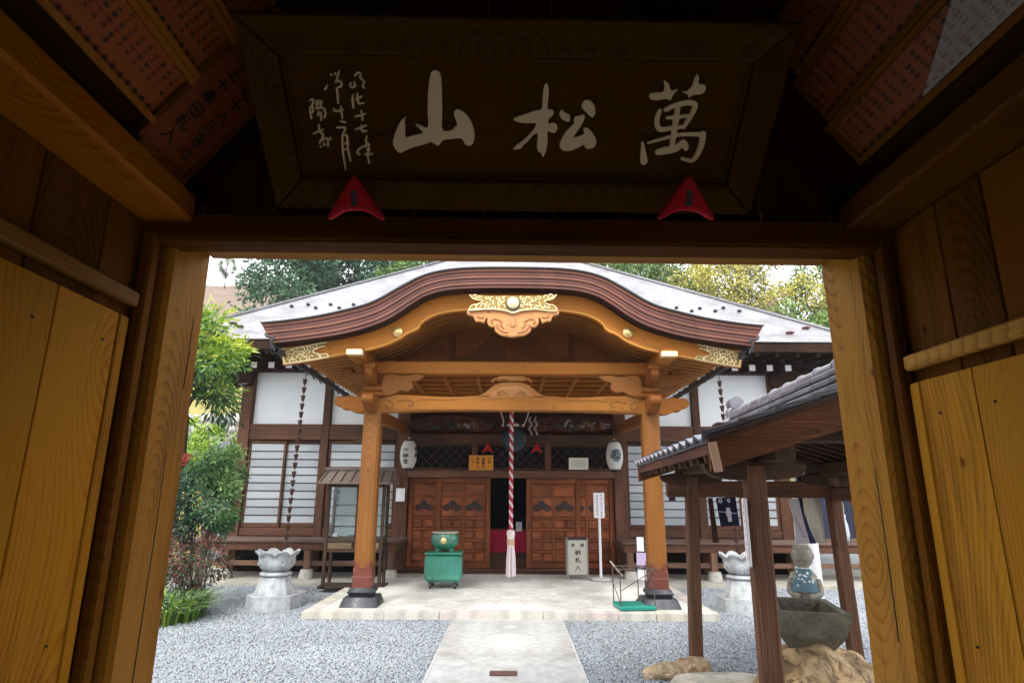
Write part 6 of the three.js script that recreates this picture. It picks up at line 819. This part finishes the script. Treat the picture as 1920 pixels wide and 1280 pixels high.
// name plaque leaning forward on the tie beam
{
  const PT = 50.5 * PI / 180, W = 1.79, Hh = 0.65, y0 = 2.654, z0 = -2.11, p = hung('name_plaque', 'large dark wooden plaque with three big pale brush characters, leaning above the opening', 'plaque', [-0.02, y0, z0]); p.rotation.order = 'YXZ'; p.rotation.x = PT;
  p.updateMatrixWorld(true); const inv = p.matrixWorld.clone().invert(), nrm = V3(0, 0, 1).transformDirection(p.matrixWorld), o = p.getWorldPosition(V3());
  const loc = (px, py) => { const r = ray(px, py), k = o.clone().sub(camera.position).dot(nrm) / r.dot(nrm); const v = camera.position.clone().addScaledVector(r, k).applyMatrix4(inv); return [v.x, v.y]; };
  const fw = 0.115, mP = plain([0.07, 0.032, 0.004], { rough: 0.7, specularIntensity: 0.1 }), mPf = plain([0.068, 0.034, 0.005], { rough: 0.7, specularIntensity: 0.1 }), cx = -0.005;
  part('board', span(cx - W / 2 + fw, cx + W / 2 - fw, fw, Hh - fw, -0.04, -0.0, 0.003, 'x'), mP, p);
  const fr = (pts, ax) => grain(extr(poly(pts), 0.06, 0.01), ax).translate(0, 0, -0.03), a = cx - W / 2, b = cx + W / 2;
  part('frame', fr([[a, 0], [b, 0], [b - fw, fw], [a + fw, fw]], 'x'), mPf, p); part('frame', fr([[a, Hh], [a + fw, Hh - fw], [b - fw, Hh - fw], [b, Hh]], 'x'), mPf, p); part('frame', fr([[a, 0.003], [a + fw - 0.003, fw], [a + fw - 0.003, Hh - fw], [a, Hh - 0.003]], 'y'), mPf, p); part('frame', fr([[b, 0.003], [b, Hh - 0.003], [b - fw + 0.003, Hh - fw], [b - fw + 0.003, fw]], 'y'), mPf, p);
  part('inner_bead', mergeGeometries([span(a + fw, b - fw, fw + 0.001, fw + 0.014, 0.001, 0.012, 0.003), span(a + fw, b - fw, Hh - fw - 0.014, Hh - fw - 0.001, 0.001, 0.012, 0.003), span(a + fw, a + fw + 0.013, fw + 0.015, Hh - fw - 0.015, 0.001, 0.012, 0.003), span(b - fw - 0.013, b - fw, fw + 0.015, Hh - fw - 0.015, 0.001, 0.012, 0.003)]), mP, p);
  const mL = M([0.74, 0.6, 0.37], { rough: 0.8 }), z6 = (x, y) => loc(560 + x / 5.565, 100 + y / 5.565), z7 = (x, y) => loc(900 + x / 4.174, 100 + y / 4.174);
  const solid = (pts, f, d = 0.009) => extr(smoothPoly(pts.map((q) => f(...q)), 3), d, 0.002).translate(0, 0, 0.001);
  const S = 1 / 5.565 * 0.00182, S7 = 1 / 4.174 * 0.00182; let dz = 0; const stroke = (pts, w, f, k) => extr(strokeShape(pts.map((q) => f(...q)), Array.isArray(w) ? w.map((x) => x * k) : w * k), 0.0075 + (dz = (dz + 0.0011) % 0.006), 0).translate(0, 0, 0.001);
  part('character', solid([[1425, 168], [1470, 190], [1487, 235], [1495, 400], [1500, 600], [1508, 795], [1600, 790], [1630, 755], [1655, 735], [1630, 660], [1622, 605], [1650, 575], [1700, 590], [1760, 640], [1810, 720], [1835, 810], [1830, 900], [1810, 945], [1780, 957], [1740, 940], [1700, 882], [1600, 885], [1520, 895], [1490, 915], [1470, 945], [1450, 952], [1430, 945], [1390, 918], [1300, 945], [1170, 980], [1100, 1015], [1065, 1028], [1035, 1015], [1000, 970], [985, 920], [1000, 850], [1040, 750], [1075, 690], [1125, 655], [1108, 690], [1115, 760], [1120, 865], [1200, 845], [1300, 818], [1260, 775], [1222, 730], [1270, 740], [1330, 768], [1350, 755], [1347, 600], [1352, 400], [1370, 240], [1385, 190]], z6), mL, p);
  part('character', mergeGeometries([solid([[518, 228], [535, 260], [538, 310], [530, 380], [530, 430], [560, 432], [577, 455], [565, 485], [540, 505], [537, 545], [570, 535], [600, 555], [603, 590], [580, 618], [555, 612], [530, 600], [528, 680], [515, 760], [490, 807], [478, 775], [455, 760], [445, 720], [450, 620], [410, 640], [370, 685], [335, 715], [320, 738], [260, 745], [275, 720], [330, 680], [400, 610], [440, 545], [360, 540], [290, 530], [260, 508], [290, 490], [370, 465], [440, 440], [480, 430], [490, 340], [500, 260]], z7),
    solid([[640, 435], [665, 460], [700, 475], [698, 528], [660, 520], [630, 495], [622, 460]], z7), solid([[830, 358], [870, 370], [900, 420], [898, 470], [880, 495], [840, 465], [795, 415], [805, 375]], z7), solid([[745, 490], [775, 485], [812, 475], [818, 500], [790, 560], [755, 610], [735, 650], [800, 630], [815, 620], [808, 585], [835, 575], [875, 610], [905, 660], [908, 700], [880, 735], [825, 735], [815, 710], [770, 730], [710, 755], [650, 755], [622, 720], [635, 670], [670, 610], [715, 560], [733, 545], [735, 510]], z7)]), mL, p);
  part('character', mergeGeometries([solid([[1440, 208], [1475, 235], [1495, 285], [1545, 275], [1515, 310], [1485, 362], [1455, 350], [1380, 362], [1330, 350], [1322, 322], [1345, 305], [1437, 290]], z7), solid([[1695, 160], [1712, 180], [1710, 232], [1762, 245], [1755, 295], [1720, 315], [1665, 320], [1632, 345], [1620, 315], [1578, 298], [1620, 285], [1655, 250], [1675, 195]], z7),
    ...[[[[1405, 445], [1385, 500], [1390, 570], [1420, 590], [1500, 577]], 40], [[[1450, 435], [1530, 400], [1640, 380], [1680, 398], [1660, 460], [1590, 572]], 40], [[[1545, 420], [1530, 520], [1500, 715]], 46], [[[1462, 497], [1540, 490], [1620, 480]], 28], [[[1490, 582], [1600, 560]], 28], [[[1315, 695], [1400, 670], [1560, 632], [1740, 628]], [16, 34]], [[[1740, 628], [1735, 690], [1695, 790], [1660, 830], [1580, 818]], [52, 26]], [[[1390, 765], [1440, 755], [1530, 735], [1585, 690]], 60], [[[1595, 690], [1608, 735]], 52], [[[1270, 695], [1280, 835]], [18, 60]]].map(([q, w]) => stroke(q, w, z7, S7))]), mL, p);
  const sm = [[[590, 225], [625, 195], [650, 210], [645, 245], [665, 265], [685, 290], [670, 340], [685, 355]], [[545, 300], [540, 330], [555, 350]], [[580, 295], [590, 330], [570, 350]], [[570, 430], [565, 480], [575, 560]], [[615, 410], [620, 480], [635, 515], [685, 505]], [[600, 470], [660, 445]], [[590, 655], [700, 625]], [[655, 590], [670, 690]], [[600, 785], [705, 745]], [[655, 740], [665, 795], [690, 805], [715, 800]], [[715, 855], [705, 910], [730, 940], [660, 970], [615, 1020], [640, 1045]], [[690, 960], [740, 945]], [[710, 990], [745, 995], [720, 1010]], [[695, 1045], [775, 1040]], [[735, 960], [725, 1060], [740, 1135]],
    [[340, 210], [350, 220]], [[385, 195], [390, 210]], [[425, 180], [405, 250], [400, 275]], [[385, 290], [440, 285], [450, 330], [405, 355]], [[300, 330], [280, 370]], [[400, 355], [410, 420], [415, 510]], [[370, 570], [385, 590], [470, 580]], [[440, 545], [460, 670]], [[440, 700], [490, 715]], [[405, 765], [490, 770], [465, 830]], [[460, 840], [465, 1000], [495, 1200]], [[460, 850], [500, 840], [520, 1000], [545, 1110]], [[470, 930], [505, 925]], [[475, 1000], [510, 990]],
    [[120, 480], [155, 475], [150, 520], [125, 560], [135, 670]], [[150, 540], [155, 600], [130, 610]], [[190, 490], [195, 560]], [[195, 490], [240, 490], [235, 550]], [[195, 520], [235, 520]], [[190, 570], [250, 560], [285, 610], [270, 665]], [[215, 600], [205, 640]], [[235, 610], [240, 690]], [[160, 825], [260, 785]], [[215, 735], [225, 800], [260, 840], [225, 920]], [[240, 900], [300, 880], [310, 960]], [[240, 965], [230, 960]], [[260, 930], [280, 950]], [[325, 870], [340, 890]]];
  part('inscription', mergeGeometries(sm.map((q) => stroke(q, 19, z6, S))), mL, p);
  // red triangular cushions under the plaque's lower edge
  for (const [px, lab] of [[672, 'red triangular cushion with a dark keyhole under the left end of the plaque'], [1281, 'red triangular cushion with a dark keyhole under the right end of the plaque']]) {
    const q = at(px, 408, 2.06), c = thing('red_cushion', lab, 'cushion', [q.x, q.y, q.z], GA); c.rotation.order = 'YXZ'; c.rotation.x = 0.45;
    part('pad', extr(smoothPoly([[-0.1, 0.002], [-0.095, -0.008], [-0.05, 0.018], [0, 0.026], [0.05, 0.018], [0.095, -0.008], [0.1, 0.002], [0.075, 0.042], [0.04, 0.095], [0.012, 0.138], [0, 0.146], [-0.012, 0.138], [-0.04, 0.095], [-0.075, 0.042]], 2), 0.06, 0.012), M([0.46, 0.003, 0.008], { rough: 0.85 }), c);
    part('keyhole', extr(poly([[-0.011, 0.04], [0.011, 0.04], [0.0095, 0.072], [0.013, 0.083], [0.008, 0.095], [-0.008, 0.095], [-0.013, 0.083], [-0.0095, 0.072]]), 0.006, 0.001), mBlack, c, [0, 0, 0.059]);
  }
}
scene.traverse((o) => { if (o.isMesh) o.castShadow = o.receiveShadow = true; });
renderer.render(scene, camera);
